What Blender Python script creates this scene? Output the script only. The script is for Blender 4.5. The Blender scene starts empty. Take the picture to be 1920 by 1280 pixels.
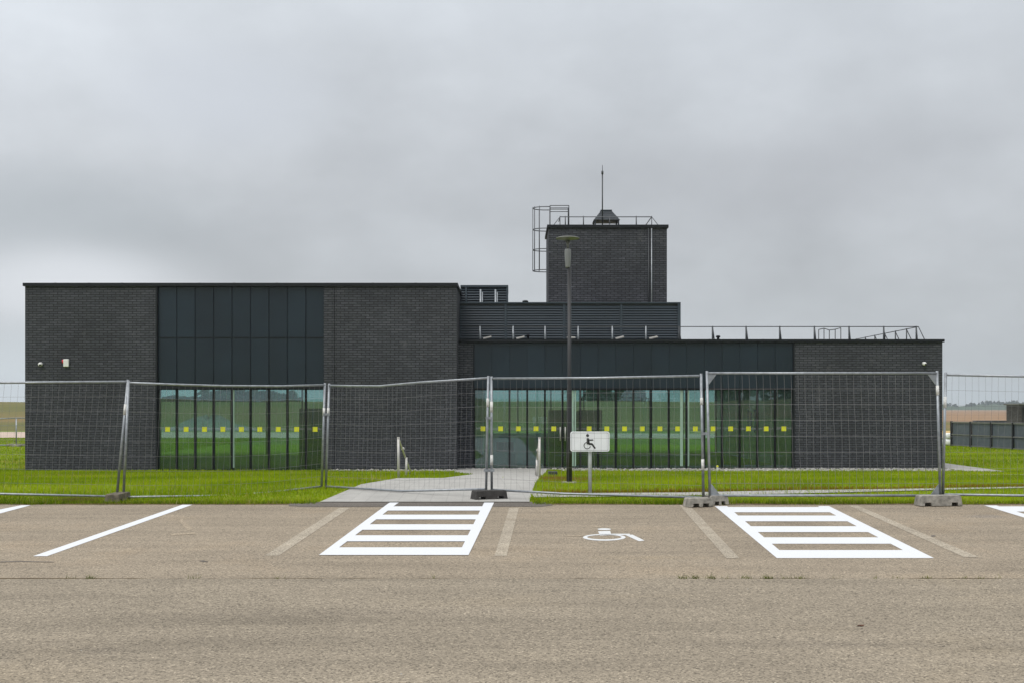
import bpy, bmesh, math, random
import numpy as np
from mathutils import Vector, Matrix, noise

random.seed(7)
rng = np.random.default_rng(11)
PI = math.pi
SC = bpy.context.scene
COL = SC.collection
F, H0, EYE = 2100.0, 765.0, 1.94     # focal length (photo pixels), horizon row, eye height (m)


def P(px, py, Y):
    """world point at depth Y seen at photo position px, py"""
    return Vector(((px - 960) * Y / F, Y, EYE - (py - H0) * Y / F))


def PX(px, Y):
    return (px - 960) * Y / F


def PZ(py, Y):
    return EYE - (py - H0) * Y / F


def lot(px, py):
    """photo position -> ground position on the car park slope"""
    Y = EYE * F / ((py - H0) + 0.028 * F)
    return ((px - 960) * Y / F, Y)


# ------------------------------------------------------------------ ground profile
GY = [-6000, -200, -46, -10, 17.06, 21, 34, 6000]
GZ = [3.0, 3.0, -0.3, -0.28, 0.478, 0.5, 0.0, 0.0]


def g(Y):
    for a in range(len(GY) - 1):
        if Y <= GY[a + 1]:
            t = (Y - GY[a]) / (GY[a + 1] - GY[a])
            return GZ[a] + t * (GZ[a + 1] - GZ[a])
    return GZ[-1]


# ------------------------------------------------------------------ mesh builder
class MB:
    def __init__(self):
        self.v, self.f, self.s = [], [], []

    def add(self, vs, fs, smooth=False):
        o = len(self.v)
        self.v += [tuple(v) for v in vs]
        self.f += [tuple(i + o for i in f) for f in fs]
        self.s += [smooth] * len(fs)
        return self

    def box(self, x0, x1, y0, y1, z0, z1):
        vs = [(x, y, z) for x in (x0, x1) for y in (y0, y1) for z in (z0, z1)]
        fs = [(0, 1, 3, 2), (4, 6, 7, 5), (0, 4, 5, 1), (2, 3, 7, 6), (0, 2, 6, 4), (1, 5, 7, 3)]
        return self.add(vs, fs)

    def obox(self, c, sx, sy, sz, rx=0, ry=0, rz=0):
        M = Matrix.Translation(c) @ Matrix.Rotation(rz, 4, 'Z') @ Matrix.Rotation(ry, 4, 'Y') @ Matrix.Rotation(rx, 4, 'X')
        vs = [M @ Vector((x * sx / 2, y * sy / 2, z * sz / 2)) for x in (-1, 1) for y in (-1, 1) for z in (-1, 1)]
        fs = [(0, 1, 3, 2), (4, 6, 7, 5), (0, 4, 5, 1), (2, 3, 7, 6), (0, 2, 6, 4), (1, 5, 7, 3)]
        return self.add(vs, fs)

    def tube(self, pts, r, n=8, cap=True, radii=None):
        pts = [Vector(p) for p in pts]
        vs, fs = [], []
        up = None
        for i, p in enumerate(pts):
            if i == 0:
                d = pts[1] - pts[0]
            elif i == len(pts) - 1:
                d = pts[-1] - pts[-2]
            else:
                d = (pts[i + 1] - pts[i]).normalized() + (pts[i] - pts[i - 1]).normalized()
            d.normalize()
            if up is None:
                up = Vector((0, 0, 1)) if abs(d.z) < 0.9 else Vector((0, 1, 0))
            a = d.cross(up).normalized()
            b = a.cross(d).normalized()
            up = b
            rr = radii[i] if radii else r
            for k in range(n):
                t = 2 * PI * k / n
                vs.append(p + a * (rr * math.cos(t)) + b * (rr * math.sin(t)))
        for i in range(len(pts) - 1):
            for k in range(n):
                k2 = (k + 1) % n
                fs.append((i * n + k, i * n + k2, (i + 1) * n + k2, (i + 1) * n + k))
        o = len(self.v)
        self.add(vs, fs, n > 4)
        if cap:
            self.f += [tuple(o + k for k in reversed(range(n))), tuple(o + (len(pts) - 1) * n + k for k in range(n))]
            self.s += [False, False]
        return self

    def lathe(self, cx, cy, prof, n=24, smooth=True):
        vs, fs = [], []
        for r, z in prof:
            for k in range(n):
                t = 2 * PI * k / n
                vs.append((cx + r * math.cos(t), cy + r * math.sin(t), z))
        for i in range(len(prof) - 1):
            for k in range(n):
                k2 = (k + 1) % n
                fs.append((i * n + k, i * n + k2, (i + 1) * n + k2, (i + 1) * n + k))
        o = len(self.v)
        self.add(vs, fs, smooth)
        self.f += [tuple(o + k for k in reversed(range(n))), tuple(o + (len(prof) - 1) * n + k for k in range(n))]
        self.s += [False, False]
        return self

    def plate(self, pts, y0, y1):
        """polygon in (x, z), given thickness along Y; front face at y0"""
        n = len(pts)
        vs = [(x, y0, z) for x, z in pts] + [(x, y1, z) for x, z in pts]
        fs = [tuple(range(n)), tuple(reversed(range(n, 2 * n)))]
        fs += [((i + 1) % n, i, n + i, n + (i + 1) % n) for i in range(n)]
        return self.add(vs, fs)

    def build(self, name, mat, parent=None, bevel=0, **tags):
        me = bpy.data.meshes.new(name)
        me.from_pydata(self.v, [], self.f)
        me.polygons.foreach_set('use_smooth', self.s)
        me.update()
        if bevel:
            bm = bmesh.new()
            bm.from_mesh(me)
            bmesh.ops.recalc_face_normals(bm, faces=bm.faces)
            bmesh.ops.bevel(bm, geom=bm.edges[:], offset=bevel, segments=2, affect='EDGES', profile=0.5)
            bm.to_mesh(me)
            bm.free()
        else:
            bm = bmesh.new()
            bm.from_mesh(me)
            bmesh.ops.recalc_face_normals(bm, faces=bm.faces)
            bm.to_mesh(me)
            bm.free()
        me.materials.append(mat)
        o = bpy.data.objects.new(name, me)
        COL.objects.link(o)
        if parent is not None:
            o.parent = parent
            o.matrix_parent_inverse = parent_inverse(parent)
        for k, v in tags.items():
            o[k] = v
        return o


def world_of(o):
    m = Matrix.Translation(o.location) @ o.rotation_euler.to_matrix().to_4x4()
    if o.parent is not None:
        m = world_of(o.parent) @ o.matrix_parent_inverse @ m
    return m


def parent_inverse(p):
    return world_of(p).inverted()


def thing(name, loc, label, category, group=None):
    o = bpy.data.objects.new(name, None)
    COL.objects.link(o)
    o.location = loc
    o.empty_display_size = 0.2
    o['label'] = label
    o['category'] = category
    if group:
        o['group'] = group
    return o


def tag(o, label, category=None, kind=None, group=None):
    o['label'] = label
    if category:
        o['category'] = category
    if kind:
        o['kind'] = kind
    if group:
        o['group'] = group
    return o


# ------------------------------------------------------------------ materials
def mat(name):
    m = bpy.data.materials.new(name)
    m.use_nodes = True
    nt = m.node_tree
    b = nt.nodes['Principled BSDF']
    return m, nt, b


def N(nt, t, **kw):
    n = nt.nodes.new(t)
    for k, v in kw.items():
        setattr(n, k, v)
    return n


def L(nt, a, b):
    nt.links.new(a, b)


def coords(nt):
    return N(nt, 'ShaderNodeTexCoord').outputs['Object']


def noise_tex(nt, vec, scale, detail=4, rough=0.55):
    n = N(nt, 'ShaderNodeTexNoise')
    n.inputs['Scale'].default_value = scale
    n.inputs['Detail'].default_value = detail
    n.inputs['Roughness'].default_value = rough
    L(nt, vec, n.inputs['Vector'])
    return n.outputs['Fac']


def ramp(nt, fac, stops, interp='LINEAR'):
    r = N(nt, 'ShaderNodeValToRGB')
    r.color_ramp.interpolation = interp
    els = r.color_ramp.elements
    while len(els) < len(stops):
        els.new(0.5)
    for e, (p, c) in zip(els, stops):
        e.position = p
        e.color = (c, c, c, 1) if isinstance(c, (int, float)) else (*c, 1)
    L(nt, fac, r.inputs['Fac'])
    return r.outputs['Color']


def mix(nt, a, b, fac=0.5, mode='MIX'):
    m = N(nt, 'ShaderNodeMix', data_type='RGBA', blend_type=mode)
    for s, v in ((m.inputs[0], fac), (m.inputs[6], a), (m.inputs[7], b)):
        if hasattr(v, 'links'):
            L(nt, v, s)
        elif isinstance(v, (int, float)):
            s.default_value = v
        else:
            s.default_value = (*v, 1)
    return m.outputs[2]


def bump(nt, b, h, strength=0.3, dist=0.01):
    n = N(nt, 'ShaderNodeBump')
    n.inputs['Strength'].default_value = strength
    n.inputs['Distance'].default_value = dist
    L(nt, h, n.inputs['Height'])
    L(nt, n.outputs[0], b.inputs['Normal'])


def math_node(nt, op, a, b=None):
    n = N(nt, 'ShaderNodeMath', operation=op)
    for s, v in zip(n.inputs, (a, b)):
        if v is None:
            continue
        if hasattr(v, 'links'):
            L(nt, v, s)
        else:
            s.default_value = v
    return n.outputs[0]


def simple(name, col, rough=0.6, metal=0.0, var=0.12, scale=6.0, spec=0.5, bumpy=0.0, bscale=60, island=0.0):
    m, nt, b = mat(name)
    v = coords(nt)
    f = noise_tex(nt, v, scale, 5)
    lo = tuple(c * (1 - var) for c in col)
    hi = tuple(min(1, c * (1 + var)) for c in col)
    basec = ramp(nt, f, [(0.3, lo), (0.7, hi)])
    if island:
        ge = N(nt, 'ShaderNodeNewGeometry')
        basec = mix(nt, basec, ramp(nt, ge.outputs['Random Per Island'], [(0.0, 1 - island), (1.0, 1 + island)]), 1.0, 'MULTIPLY')
    L(nt, basec, b.inputs['Base Color'])
    b.inputs['Roughness'].default_value = rough
    b.inputs['Metallic'].default_value = metal
    b.inputs['Specular IOR Level'].default_value = spec
    if bumpy:
        bump(nt, b, noise_tex(nt, v, bscale, 4), bumpy, 0.01)
    return m


def brick_mat(name, c1, c2, mortar):
    m, nt, b = mat(name)
    v = coords(nt)
    s = N(nt, 'ShaderNodeSeparateXYZ')
    L(nt, v, s.inputs[0])
    c = N(nt, 'ShaderNodeCombineXYZ')
    L(nt, math_node(nt, 'ADD', s.outputs[0], s.outputs[1]), c.inputs[0])
    L(nt, s.outputs[2], c.inputs[1])
    br = N(nt, 'ShaderNodeTexBrick')
    L(nt, c.outputs[0], br.inputs['Vector'])
    br.inputs['Scale'].default_value = 1
    br.inputs['Brick Width'].default_value = 0.26
    br.inputs['Row Height'].default_value = 0.075
    br.inputs['Mortar Size'].default_value = 0.013
    br.inputs['Mortar Smooth'].default_value = 0.35
    br.inputs['Bias'].default_value = -0.25
    br.inputs['Color1'].default_value = (*c1, 1)
    br.inputs['Color2'].default_value = (*c2, 1)
    br.inputs['Mortar'].default_value = (*mortar, 1)
    # kiln streaks along each course, and broad tone changes
    mp = N(nt, 'ShaderNodeMapping')
    mp.inputs['Scale'].default_value = (9, 9, 40)
    L(nt, v, mp.inputs['Vector'])
    st = noise_tex(nt, mp.outputs[0], 1.0, 3, 0.6)
    col = mix(nt, br.outputs['Color'], ramp(nt, st, [(0.33, 0.62), (0.6, 1.1), (0.72, 2.2)]), 0.65, 'MULTIPLY')
    big = noise_tex(nt, v, 0.7, 4)
    col = mix(nt, col, ramp(nt, big, [(0.3, 0.8), (0.7, 1.2)]), 0.8, 'MULTIPLY')
    blm = noise_tex(nt, v, 1.6, 7, 0.72)
    col = mix(nt, col, (0.16, 0.155, 0.155), ramp(nt, blm, [(0.60, 0.0), (0.78, 0.45)]))
    L(nt, col, b.inputs['Base Color'])
    b.inputs['Roughness'].default_value = 0.75
    b.inputs['Specular IOR Level'].default_value = 0.3
    bump(nt, b, math_node(nt, 'SUBTRACT', st, br.outputs['Fac']), 0.5, 0.01)
    return m


def asphalt_mat(name, base, coarse, warm, stains=()):
    m, nt, b = mat(name)
    v = coords(nt)
    vo = N(nt, 'ShaderNodeTexVoronoi')
    vo.inputs['Scale'].default_value = coarse
    L(nt, v, vo.inputs['Vector'])
    sp = N(nt, 'ShaderNodeSeparateColor')
    L(nt, vo.outputs['Color'], sp.inputs[0])
    chips = ramp(nt, sp.outputs[0], [(0.0, 0.3), (0.12, 0.55), (0.3, 0.95), (0.7, 1.12), (0.94, 1.3), (1.0, 2.0)])
    fine = ramp(nt, noise_tex(nt, v, coarse * 0.55, 5, 0.75), [(0.3, 0.7), (0.5, 1.0), (0.7, 1.3)])
    patch = noise_tex(nt, v, 0.5, 6, 0.6)
    tone = ramp(nt, patch, [(0.3, tuple(c * 0.88 for c in base)), (0.55, base), (0.72, tuple(c * w for c, w in zip(base, warm)))])
    mp = N(nt, 'ShaderNodeMapping')
    mp.inputs['Scale'].default_value = (0.25, 2.2, 1)
    L(nt, v, mp.inputs['Vector'])
    streak = ramp(nt, noise_tex(nt, mp.outputs[0], 1.0, 5, 0.65), [(0.30, 0.80), (0.5, 1.0), (0.68, 1.12)])
    col = mix(nt, tone, chips, 0.8, 'MULTIPLY')
    col = mix(nt, col, fine, 0.75, 'MULTIPLY')
    col = mix(nt, col, streak, 0.9, 'MULTIPLY')
    for (sx, sy, ax, ay, c_) in stains:
        mp2 = N(nt, 'ShaderNodeMapping')
        mp2.inputs['Location'].default_value = (-sx / ax, -sy / ay, 0)
        mp2.inputs['Scale'].default_value = (1 / ax, 1 / ay, 0)
        L(nt, v, mp2.inputs['Vector'])
        le = N(nt, 'ShaderNodeVectorMath', operation='LENGTH')
        L(nt, mp2.outputs[0], le.inputs[0])
        dd = math_node(nt, 'ADD', le.outputs['Value'], math_node(nt, 'MULTIPLY', noise_tex(nt, v, 2.6, 6, 0.7), 1.1))
        col = mix(nt, col, mix(nt, col, c_, 1.0, 'MULTIPLY'), ramp(nt, dd, [(0.75, 1.0), (0.0, 1.0), (1.25, 0.0)] if 0 else [(0.55, 1.0), (1.5, 0.0)]))
    L(nt, col, b.inputs['Base Color'])
    b.inputs['Roughness'].default_value = 0.9
    b.inputs['Specular IOR Level'].default_value = 0.2
    bump(nt, b, vo.outputs['Distance'], 0.5, 0.008)
    return m


def paint_mat(name, col, wear, scale=18):
    m, nt, b = mat(name)
    v = coords(nt)
    f = noise_tex(nt, v, scale, 6, 0.7)
    k = noise_tex(nt, v, 90, 3, 0.7)
    L(nt, mix(nt, mix(nt, col, tuple(c * 0.82 for c in col), ramp(nt, k, [(0.45, 0.0), (0.75, 1.0)])),
              (0.25, 0.21, 0.165), ramp(nt, f, [(wear, 0.0), (wear + 0.16, 0.75)])), b.inputs['Base Color'])
    b.inputs['Roughness'].default_value = 0.8
    bump(nt, b, k, 0.25, 0.004)
    return m


def paver_mat(name, base):
    m, nt, b = mat(name)
    v = coords(nt)
    br = N(nt, 'ShaderNodeTexBrick')
    mp = N(nt, 'ShaderNodeMapping')
    mp.inputs['Rotation'].default_value = (0, 0, PI / 2 - 0.03)
    L(nt, v, mp.inputs['Vector'])
    L(nt, mp.outputs[0], br.inputs['Vector'])
    br.inputs['Scale'].default_value = 1
    br.inputs['Brick Width'].default_value = 0.5
    br.inputs['Row Height'].default_value = 0.25
    br.inputs['Mortar Size'].default_value = 0.008
    br.inputs['Color1'].default_value = (*[c * 0.96 for c in base], 1)
    br.inputs['Color2'].default_value = (*[c * 1.03 for c in base], 1)
    br.inputs['Mortar'].default_value = (*[c * 0.84 for c in base], 1)
    f = noise_tex(nt, v, 1.7, 6, 0.65)
    fine = noise_tex(nt, v, 70, 3, 0.7)
    col = mix(nt, br.outputs['Color'], ramp(nt, f, [(0.3, 0.8), (0.65, 1.08)]), 0.9, 'MULTIPLY')
    col = mix(nt, col, ramp(nt, fine, [(0.3, 0.82), (0.7, 1.12)]), 0.9, 'MULTIPLY')
    L(nt, col, b.inputs['Base Color'])
    b.inputs['Roughness'].default_value = 0.85
    return m


def ground_mat(name, cols, scale=1.0):
    m, nt, b = mat(name)
    v = coords(nt)
    f = noise_tex(nt, v, 0.35 * scale, 8, 0.65)
    f2 = noise_tex(nt, v, 9 * scale, 6, 0.75)
    col = ramp(nt, f, [(0.3, cols[0]), (0.5, cols[1]), (0.68, cols[2])])
    col = mix(nt, col, ramp(nt, f2, [(0.3, 0.6), (0.7, 1.35)]), 0.8, 'MULTIPLY')
    L(nt, col, b.inputs['Base Color'])
    b.inputs['Roughness'].default_value = 0.95
    b.inputs['Specular IOR Level'].default_value = 0.1
    return m


def field_mat(name, cols, sc):
    m, nt, b = mat(name)
    v = coords(nt)
    mp = N(nt, 'ShaderNodeMapping')
    mp.inputs['Scale'].default_value = sc
    L(nt, v, mp.inputs['Vector'])
    f = noise_tex(nt, mp.outputs[0], 1.0, 6, 0.6)
    L(nt, ramp(nt, f, [(0.3, cols[0]), (0.5, cols[1]), (0.7, cols[2])]), b.inputs['Base Color'])
    b.inputs['Roughness'].default_value = 0.95
    b.inputs['Specular IOR Level'].default_value = 0.1
    return m


def blade_mat(name):
    m, nt, b = mat(name)
    a = N(nt, 'ShaderNodeAttribute', attribute_name='tint')
    out = nt.nodes['Material Output']
    nt.nodes.remove(b)
    d = N(nt, 'ShaderNodeBsdfDiffuse')
    t = N(nt, 'ShaderNodeBsdfTranslucent')
    L(nt, a.outputs['Color'], d.inputs['Color'])
    L(nt, a.outputs['Color'], t.inputs['Color'])
    mx = N(nt, 'ShaderNodeMixShader')
    mx.inputs[0].default_value = 0.35
    L(nt, d.outputs[0], mx.inputs[1])
    L(nt, t.outputs[0], mx.inputs[2])
    L(nt, mx.outputs[0], out.inputs['Surface'])
    return m


def glass_mat(name):
    m, nt, b = mat(name)
    out = nt.nodes['Material Output']
    nt.nodes.remove(b)
    tr = N(nt, 'ShaderNodeBsdfTransparent')
    tr.inputs['Color'].default_value = (0.565, 0.735, 0.71, 1)
    gl = N(nt, 'ShaderNodeBsdfGlossy')
    gl.inputs['Color'].default_value = (0.78, 0.88, 0.95, 1)
    gl.inputs['Roughness'].default_value = 0.0
    v = coords(nt)
    bp = N(nt, 'ShaderNodeBump')
    bp.inputs['Strength'].default_value = 0.02
    bp.inputs['Distance'].default_value = 0.02
    L(nt, noise_tex(nt, v, 1.3, 2), bp.inputs['Height'])
    L(nt, bp.outputs[0], gl.inputs['Normal'])
    fr = N(nt, 'ShaderNodeFresnel')
    fr.inputs['IOR'].default_value = 1.5
    mx = N(nt, 'ShaderNodeMixShader')
    L(nt, math_node(nt, 'ADD', math_node(nt, 'MULTIPLY', fr.outputs[0], 0.8), 0.075), mx.inputs[0])
    # pale veil of scattered light put into the pane colour, muting the greens
    veil = N(nt, 'ShaderNodeBsdfDiffuse')
    veil.inputs['Color'].default_value = (0.42, 0.56, 0.52, 1)
    m2 = N(nt, 'ShaderNodeMixShader')
    L(nt, ramp(nt, noise_tex(nt, v, 1.1, 5, 0.7), [(0.3, 0.022), (0.7, 0.06)]), m2.inputs[0])
    L(nt, tr.outputs[0], m2.inputs[1])
    L(nt, veil.outputs[0], m2.inputs[2])
    L(nt, m2.outputs[0], mx.inputs[1])
    L(nt, gl.outputs[0], mx.inputs[2])
    L(nt, mx.outputs[0], out.inputs['Surface'])
    return m


M = {}
M['brick'] = brick_mat('dark_brick', (0.050, 0.053, 0.063), (0.078, 0.081, 0.094), (0.016, 0.017, 0.020))
M['clad'] = simple('cladding', (0.010, 0.020, 0.030), 0.32, 0.0, 0.16, 0.8, 0.4, 0.25, 0.9, 0.12)
M['coping'] = simple('coping', (0.007, 0.009, 0.012), 0.55, 0, 0.15, 2, 0.3)
M['hood'] = simple('hood_metal', (0.018, 0.026, 0.034), 0.45, 0, 0.1, 1.5)
M['louvre'] = simple('louvre_metal', (0.028, 0.042, 0.056), 0.4, 0, 0.1, 1.5)
M['frame'] = simple('window_frame', (0.004, 0.006, 0.007), 0.55, 0, 0.15, 3, 0.25)
M['glass'] = glass_mat('green_glass')
m_, nt_, b_ = mat('added_rooflight_glass')
nt_.nodes.remove(b_)
tr_ = N(nt_, 'ShaderNodeBsdfTransparent')
tr_.inputs['Color'].default_value = (0.9, 0.92, 0.92, 1)
L(nt_, tr_.outputs[0], nt_.nodes['Material Output'].inputs['Surface'])
M['added_rooflight'] = m_  # for the roof openings added to light the rooms
m_, nt_, b_ = mat('clear_glass')
nt_.nodes.remove(b_)
tr_ = N(nt_, 'ShaderNodeBsdfTransparent')
tr_.inputs['Color'].default_value = (0.88, 0.93, 0.92, 1)
gl_ = N(nt_, 'ShaderNodeBsdfGlossy')
gl_.inputs['Roughness'].default_value = 0.0
mx_ = N(nt_, 'ShaderNodeMixShader')
mx_.inputs[0].default_value = 0.05
L(nt_, tr_.outputs[0], mx_.inputs[1])
L(nt_, gl_.outputs[0], mx_.inputs[2])
L(nt_, mx_.outputs[0], nt_.nodes['Material Output'].inputs['Surface'])
M['clear'] = m_
M['yellow'] = simple('yellow_film', (0.62, 0.62, 0.02), 0.6, 0, 0.05)
M['galv'] = simple('galvanised', (0.28, 0.30, 0.32), 0.42, 0.55, 0.22, 14, bumpy=0.1)
M['wire'] = simple('fence_wire', (0.20, 0.20, 0.205), 0.55, 0.2, 0.2, 10)
M['steel'] = simple('stainless', (0.50, 0.485, 0.46), 0.4, 0.25, 0.1, 10)
M['sticker'] = simple('white_label', (0.62, 0.62, 0.60), 0.6, 0, 0.2, 25)
M['lamp_pole'] = simple('lamp_pole', (0.014, 0.015, 0.016), 0.45, 0, 0.2, 4)
M['lamp_grey'] = simple('lamp_grey', (0.13, 0.135, 0.12), 0.4, 0, 0.1, 4)
M['lamp_body'] = simple('lamp_body', (0.18, 0.19, 0.185), 0.3, 0, 0.08, 4)
M['signwhite'] = simple('sign_white', (0.78, 0.80, 0.82), 0.4, 0, 0.03, 5)
M['signgrey'] = simple('sign_border', (0.30, 0.31, 0.31), 0.5, 0, 0.05)
M['signpole'] = simple('sign_pole', (0.42, 0.44, 0.43), 0.45, 0.3, 0.12, 9)
M['black'] = simple('black_paint', (0.012, 0.012, 0.012), 0.5, 0, 0.1)
M['concrete'] = simple('block_concrete', (0.27, 0.255, 0.225), 0.9, 0, 0.4, 11, 0.2, 0.8, 45)
M['oldconcrete'] = simple('dirty_concrete', (0.13, 0.115, 0.085), 0.95, 0, 0.45, 11, 0.2, 0.8, 45)
M['darkblock'] = simple('recycled_block', (0.045, 0.042, 0.040), 0.85, 0, 0.3, 12, 0.3, 0.6, 45)
M['white'] = simple('white_plastic', (0.72, 0.72, 0.70), 0.4, 0, 0.05)
M['red'] = simple('red_lens', (0.55, 0.02, 0.03), 0.3, 0, 0.05)
M['roof'] = simple('roof_felt', (0.06, 0.06, 0.065), 0.9, 0, 0.2)
M['room'] = simple('room_wall', (0.42, 0.45, 0.42), 0.9, 0, 0.2, 1.5)
M['roomdark'] = simple('dark_panel', (0.008, 0.009, 0.009), 0.6, 0, 0.2, 3)
M['roomfloor'] = simple('room_floor', (0.24, 0.27, 0.24), 0.5, 0, 0.1)
M['counter'] = simple('counter_white', (0.75, 0.8, 0.82), 0.5, 0, 0.05)
M['column'] = simple('column_white', (0.8, 0.82, 0.8), 0.5, 0, 0.04)
M['palestrip'] = simple('pale_green_strip', (0.30, 0.43, 0.36), 0.4, 0, 0.08)
M['blue'] = simple('blue_cloth', (0.03, 0.06, 0.45), 0.8, 0, 0.2)
M['cage'] = simple('cage_steel', (0.10, 0.105, 0.115), 0.5, 0.3, 0.1)
M['ramp'] = simple('rail_dark', (0.05, 0.055, 0.06), 0.45, 0.4, 0.1)
M['road'] = asphalt_mat('coarse_asphalt', (0.246, 0.209, 0.158), 78, (1.06, 1.04, 1.0),
                          ((-1.2, 9.2, 3.2, 0.35, (0.90, 0.90, 0.91)), (2.6, 8.1, 3.5, 0.3, (0.90, 0.90, 0.91)), (-2.9, 7.9, 0.5, 0.3, (0.86, 0.86, 0.87)), (1.2, 9.9, 1.4, 0.25, (1.07, 1.06, 1.04))))
M['bays'] = asphalt_mat('fine_asphalt', (0.263, 0.219, 0.163), 84, (1.07, 1.03, 0.98),
                          ((6.6, 15.55, 0.95, 0.65, (0.78, 0.82, 0.92)), (-1.45, 14.5, 1.3, 3.2, (0.74, 0.735, 0.74)), (3.75, 14.3, 1.25, 3.0, (0.76, 0.755, 0.76)),
                           (-7.2, 12.2, 1.6, 0.4, (0.88, 0.9, 0.92)), (1.6, 12.0, 2.5, 0.35, (1.07, 1.05, 1.0)), (-4.6, 15.4, 1.0, 0.9, (1.10, 1.08, 1.05))))
M['patchdark'] = asphalt_mat('dark_asphalt', (0.13, 0.115, 0.10), 85, (1.06, 1.03, 1.0))
M['stain'] = asphalt_mat('grey_stain', (0.235, 0.215, 0.205), 85, (1.0, 1.0, 1.08))
M['paint'] = paint_mat('road_paint', (0.64, 0.655, 0.675), 0.63, 30)
M['wornpaint'] = paint_mat('worn_paint', (0.61, 0.62, 0.62), 0.55, 40)
M['faded'] = asphalt_mat('faded_paint', (0.345, 0.30, 0.235), 90, (1.05, 1.03, 1.0), ((-4.5, 14.2, 0.7, 0.35, (0.85, 0.83, 0.80)), (0.0, 15.2, 0.5, 0.4, (0.85, 0.83, 0.8)), (2.6, 14.6, 0.5, 0.5, (0.84, 0.82, 0.8)), (5.6, 13.6, 0.8, 0.4, (0.86, 0.84, 0.8))))
M['ghost'] = asphalt_mat('ghost_paint', (0.318, 0.262, 0.192), 90, (1.05, 1.03, 1.0))
M['path'] = paver_mat('path_paver', (0.36, 0.35, 0.325))
M['lawn'] = ground_mat('lawn_ground', ((0.12, 0.175, 0.008), (0.165, 0.225, 0.01), (0.21, 0.23, 0.02)))
M['grassfar'] = ground_mat('meadow_ground', ((0.10, 0.15, 0.03), (0.145, 0.185, 0.04), (0.18, 0.195, 0.06)), 0.4)
M['hill'] = field_mat('rough_hillside', ((0.085, 0.105, 0.032), (0.14, 0.13, 0.048), (0.22, 0.15, 0.07)), (0.05, 0.05, 0.4))
M['field'] = field_mat('ploughed_field', ((0.20, 0.125, 0.07), (0.25, 0.16, 0.092), (0.31, 0.21, 0.125)), (0.006, 0.03, 1))
M['straw'] = field_mat('stubble', ((0.42, 0.30, 0.12), (0.5, 0.36, 0.16), (0.52, 0.40, 0.2)), (0.05, 0.1, 1))
M['dirtroad'] = simple('dirt_road', (0.46, 0.36, 0.29), 0.95, 0, 0.15, 0.4)
M['soil'] = ground_mat('edge_soil', ((0.08, 0.055, 0.03), (0.13, 0.09, 0.045), (0.18, 0.13, 0.06)), 6)
M['stone'] = simple('pebble', (0.33, 0.32, 0.30), 0.9, 0, 0.45, 9)
M['blade'] = blade_mat('grass_blades')
M['leaf'] = simple('tree_leaf', (0.045, 0.07, 0.03), 0.9, 0, 0.45, 0.2, 0.1)
M['gravelpile'] = simple('pile_gravel', (0.19, 0.19, 0.185), 0.95, 0, 0.25, 3)
M['siding'] = simple('fence_slats', (0.095, 0.115, 0.14), 0.5, 0.2, 0.15, 5)
M['bag'] = simple('bag_cloth', (0.68, 0.70, 0.68), 0.9, 0, 0.08, 5, 0.2, 0.4, 8)
M['hut'] = brick_mat('hut_brick', (0.06, 0.055, 0.05), (0.11, 0.10, 0.095), (0.06, 0.057, 0.055))


# ------------------------------------------------------------------ setting: ground sheets
def clip_band(poly, y0, y1):
    def cut(p, yc, keep_above):
        out = []
        for i in range(len(p)):
            a, b = p[i], p[(i + 1) % len(p)]
            ina = (a[1] >= yc) if keep_above else (a[1] <= yc)
            inb = (b[1] >= yc) if keep_above else (b[1] <= yc)
            if ina:
                out.append(a)
            if ina != inb:
                t = (yc - a[1]) / (b[1] - a[1])
                out.append((a[0] + t * (b[0] - a[0]), yc))
        return out
    p = cut(poly, y0, True)
    return cut(p, y1, False) if p else p


def sheet_mb(polys, dz):
    m = MB()
    for poly in polys:
        for a in range(len(GY) - 1):
            p = clip_band(list(poly), GY[a], GY[a + 1])
            if len(p) >= 3:
                m.add([(x, y, g(y) + dz) for x, y in p], [tuple(range(len(p)))])
    return m


def fix_up(o):
    bm = bmesh.new()
    bm.from_mesh(o.data)
    for f in bm.faces:
        if f.normal.z < 0:
            f.normal_flip()
    bm.to_mesh(o.data)
    bm.free()
    return o


def sheet(name, polys, dz, material, label, cat='ground', kind='structure'):
    return tag(fix_up(sheet_mb(polys, dz).build(name, material)), label, cat, kind)


def ragged(p0, p1, step, amp, seed):
    """points along a line in (x, y) with an irregular sideways wobble"""
    n = max(2, int(math.hypot(p1[0] - p0[0], p1[1] - p0[1]) / step))
    out = []
    dx, dy = p1[0] - p0[0], p1[1] - p0[1]
    ln = math.hypot(dx, dy)
    nx, ny = -dy / ln, dx / ln
    for i in range(n + 1):
        t = i / n
        w = amp * (noise.noise((t * ln * 2.1, seed, 0)) + 0.6 * noise.noise((t * ln * 7.3, seed, 3)))
        out.append((p0[0] + dx * t + nx * w, p0[1] + dy * t + ny * w))
    return out


xs = [-6000, -200, -60, -30, -15, 0, 15, 30, 60, 200, 6000]
ys = sorted(set(GY + [60, 120, 400, 1500]))
gm = MB()
gm.add([(x, y, g(y)) for y in ys for x in xs],
       [(j * len(xs) + i, j * len(xs) + i + 1, (j + 1) * len(xs) + i + 1, (j + 1) * len(xs) + i)
        for j in range(len(ys) - 1) for i in range(len(xs) - 1)])
tag(fix_up(gm.build('ground', M['grassfar'])), 'green grassy ground around the building and car park', 'ground', 'structure')
sheet('lawn', [[(-32, 17.0), (32, 17.0), (32, 60), (-32, 60)]], 0.004, M['lawn'],
      'bright green lawn between the car park and the building', 'lawn')
sheet('access_road', [[(-60, -10), (60, -10), (60, 10.75), (-60, 10.75)]], 0.008,
      M['road'], 'coarse beige asphalt road in front of the parking bays', 'road')
sheet('parking_bays', [[(-60, 10.75), (60, 10.75)] + ragged((60, 17.05), (-60, 17.02), 0.07, 0.085, 5.0)], 0.008, M['bays'],
      'fine beige asphalt of the parking bays along the lawn', 'car park')
jq = []
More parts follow.
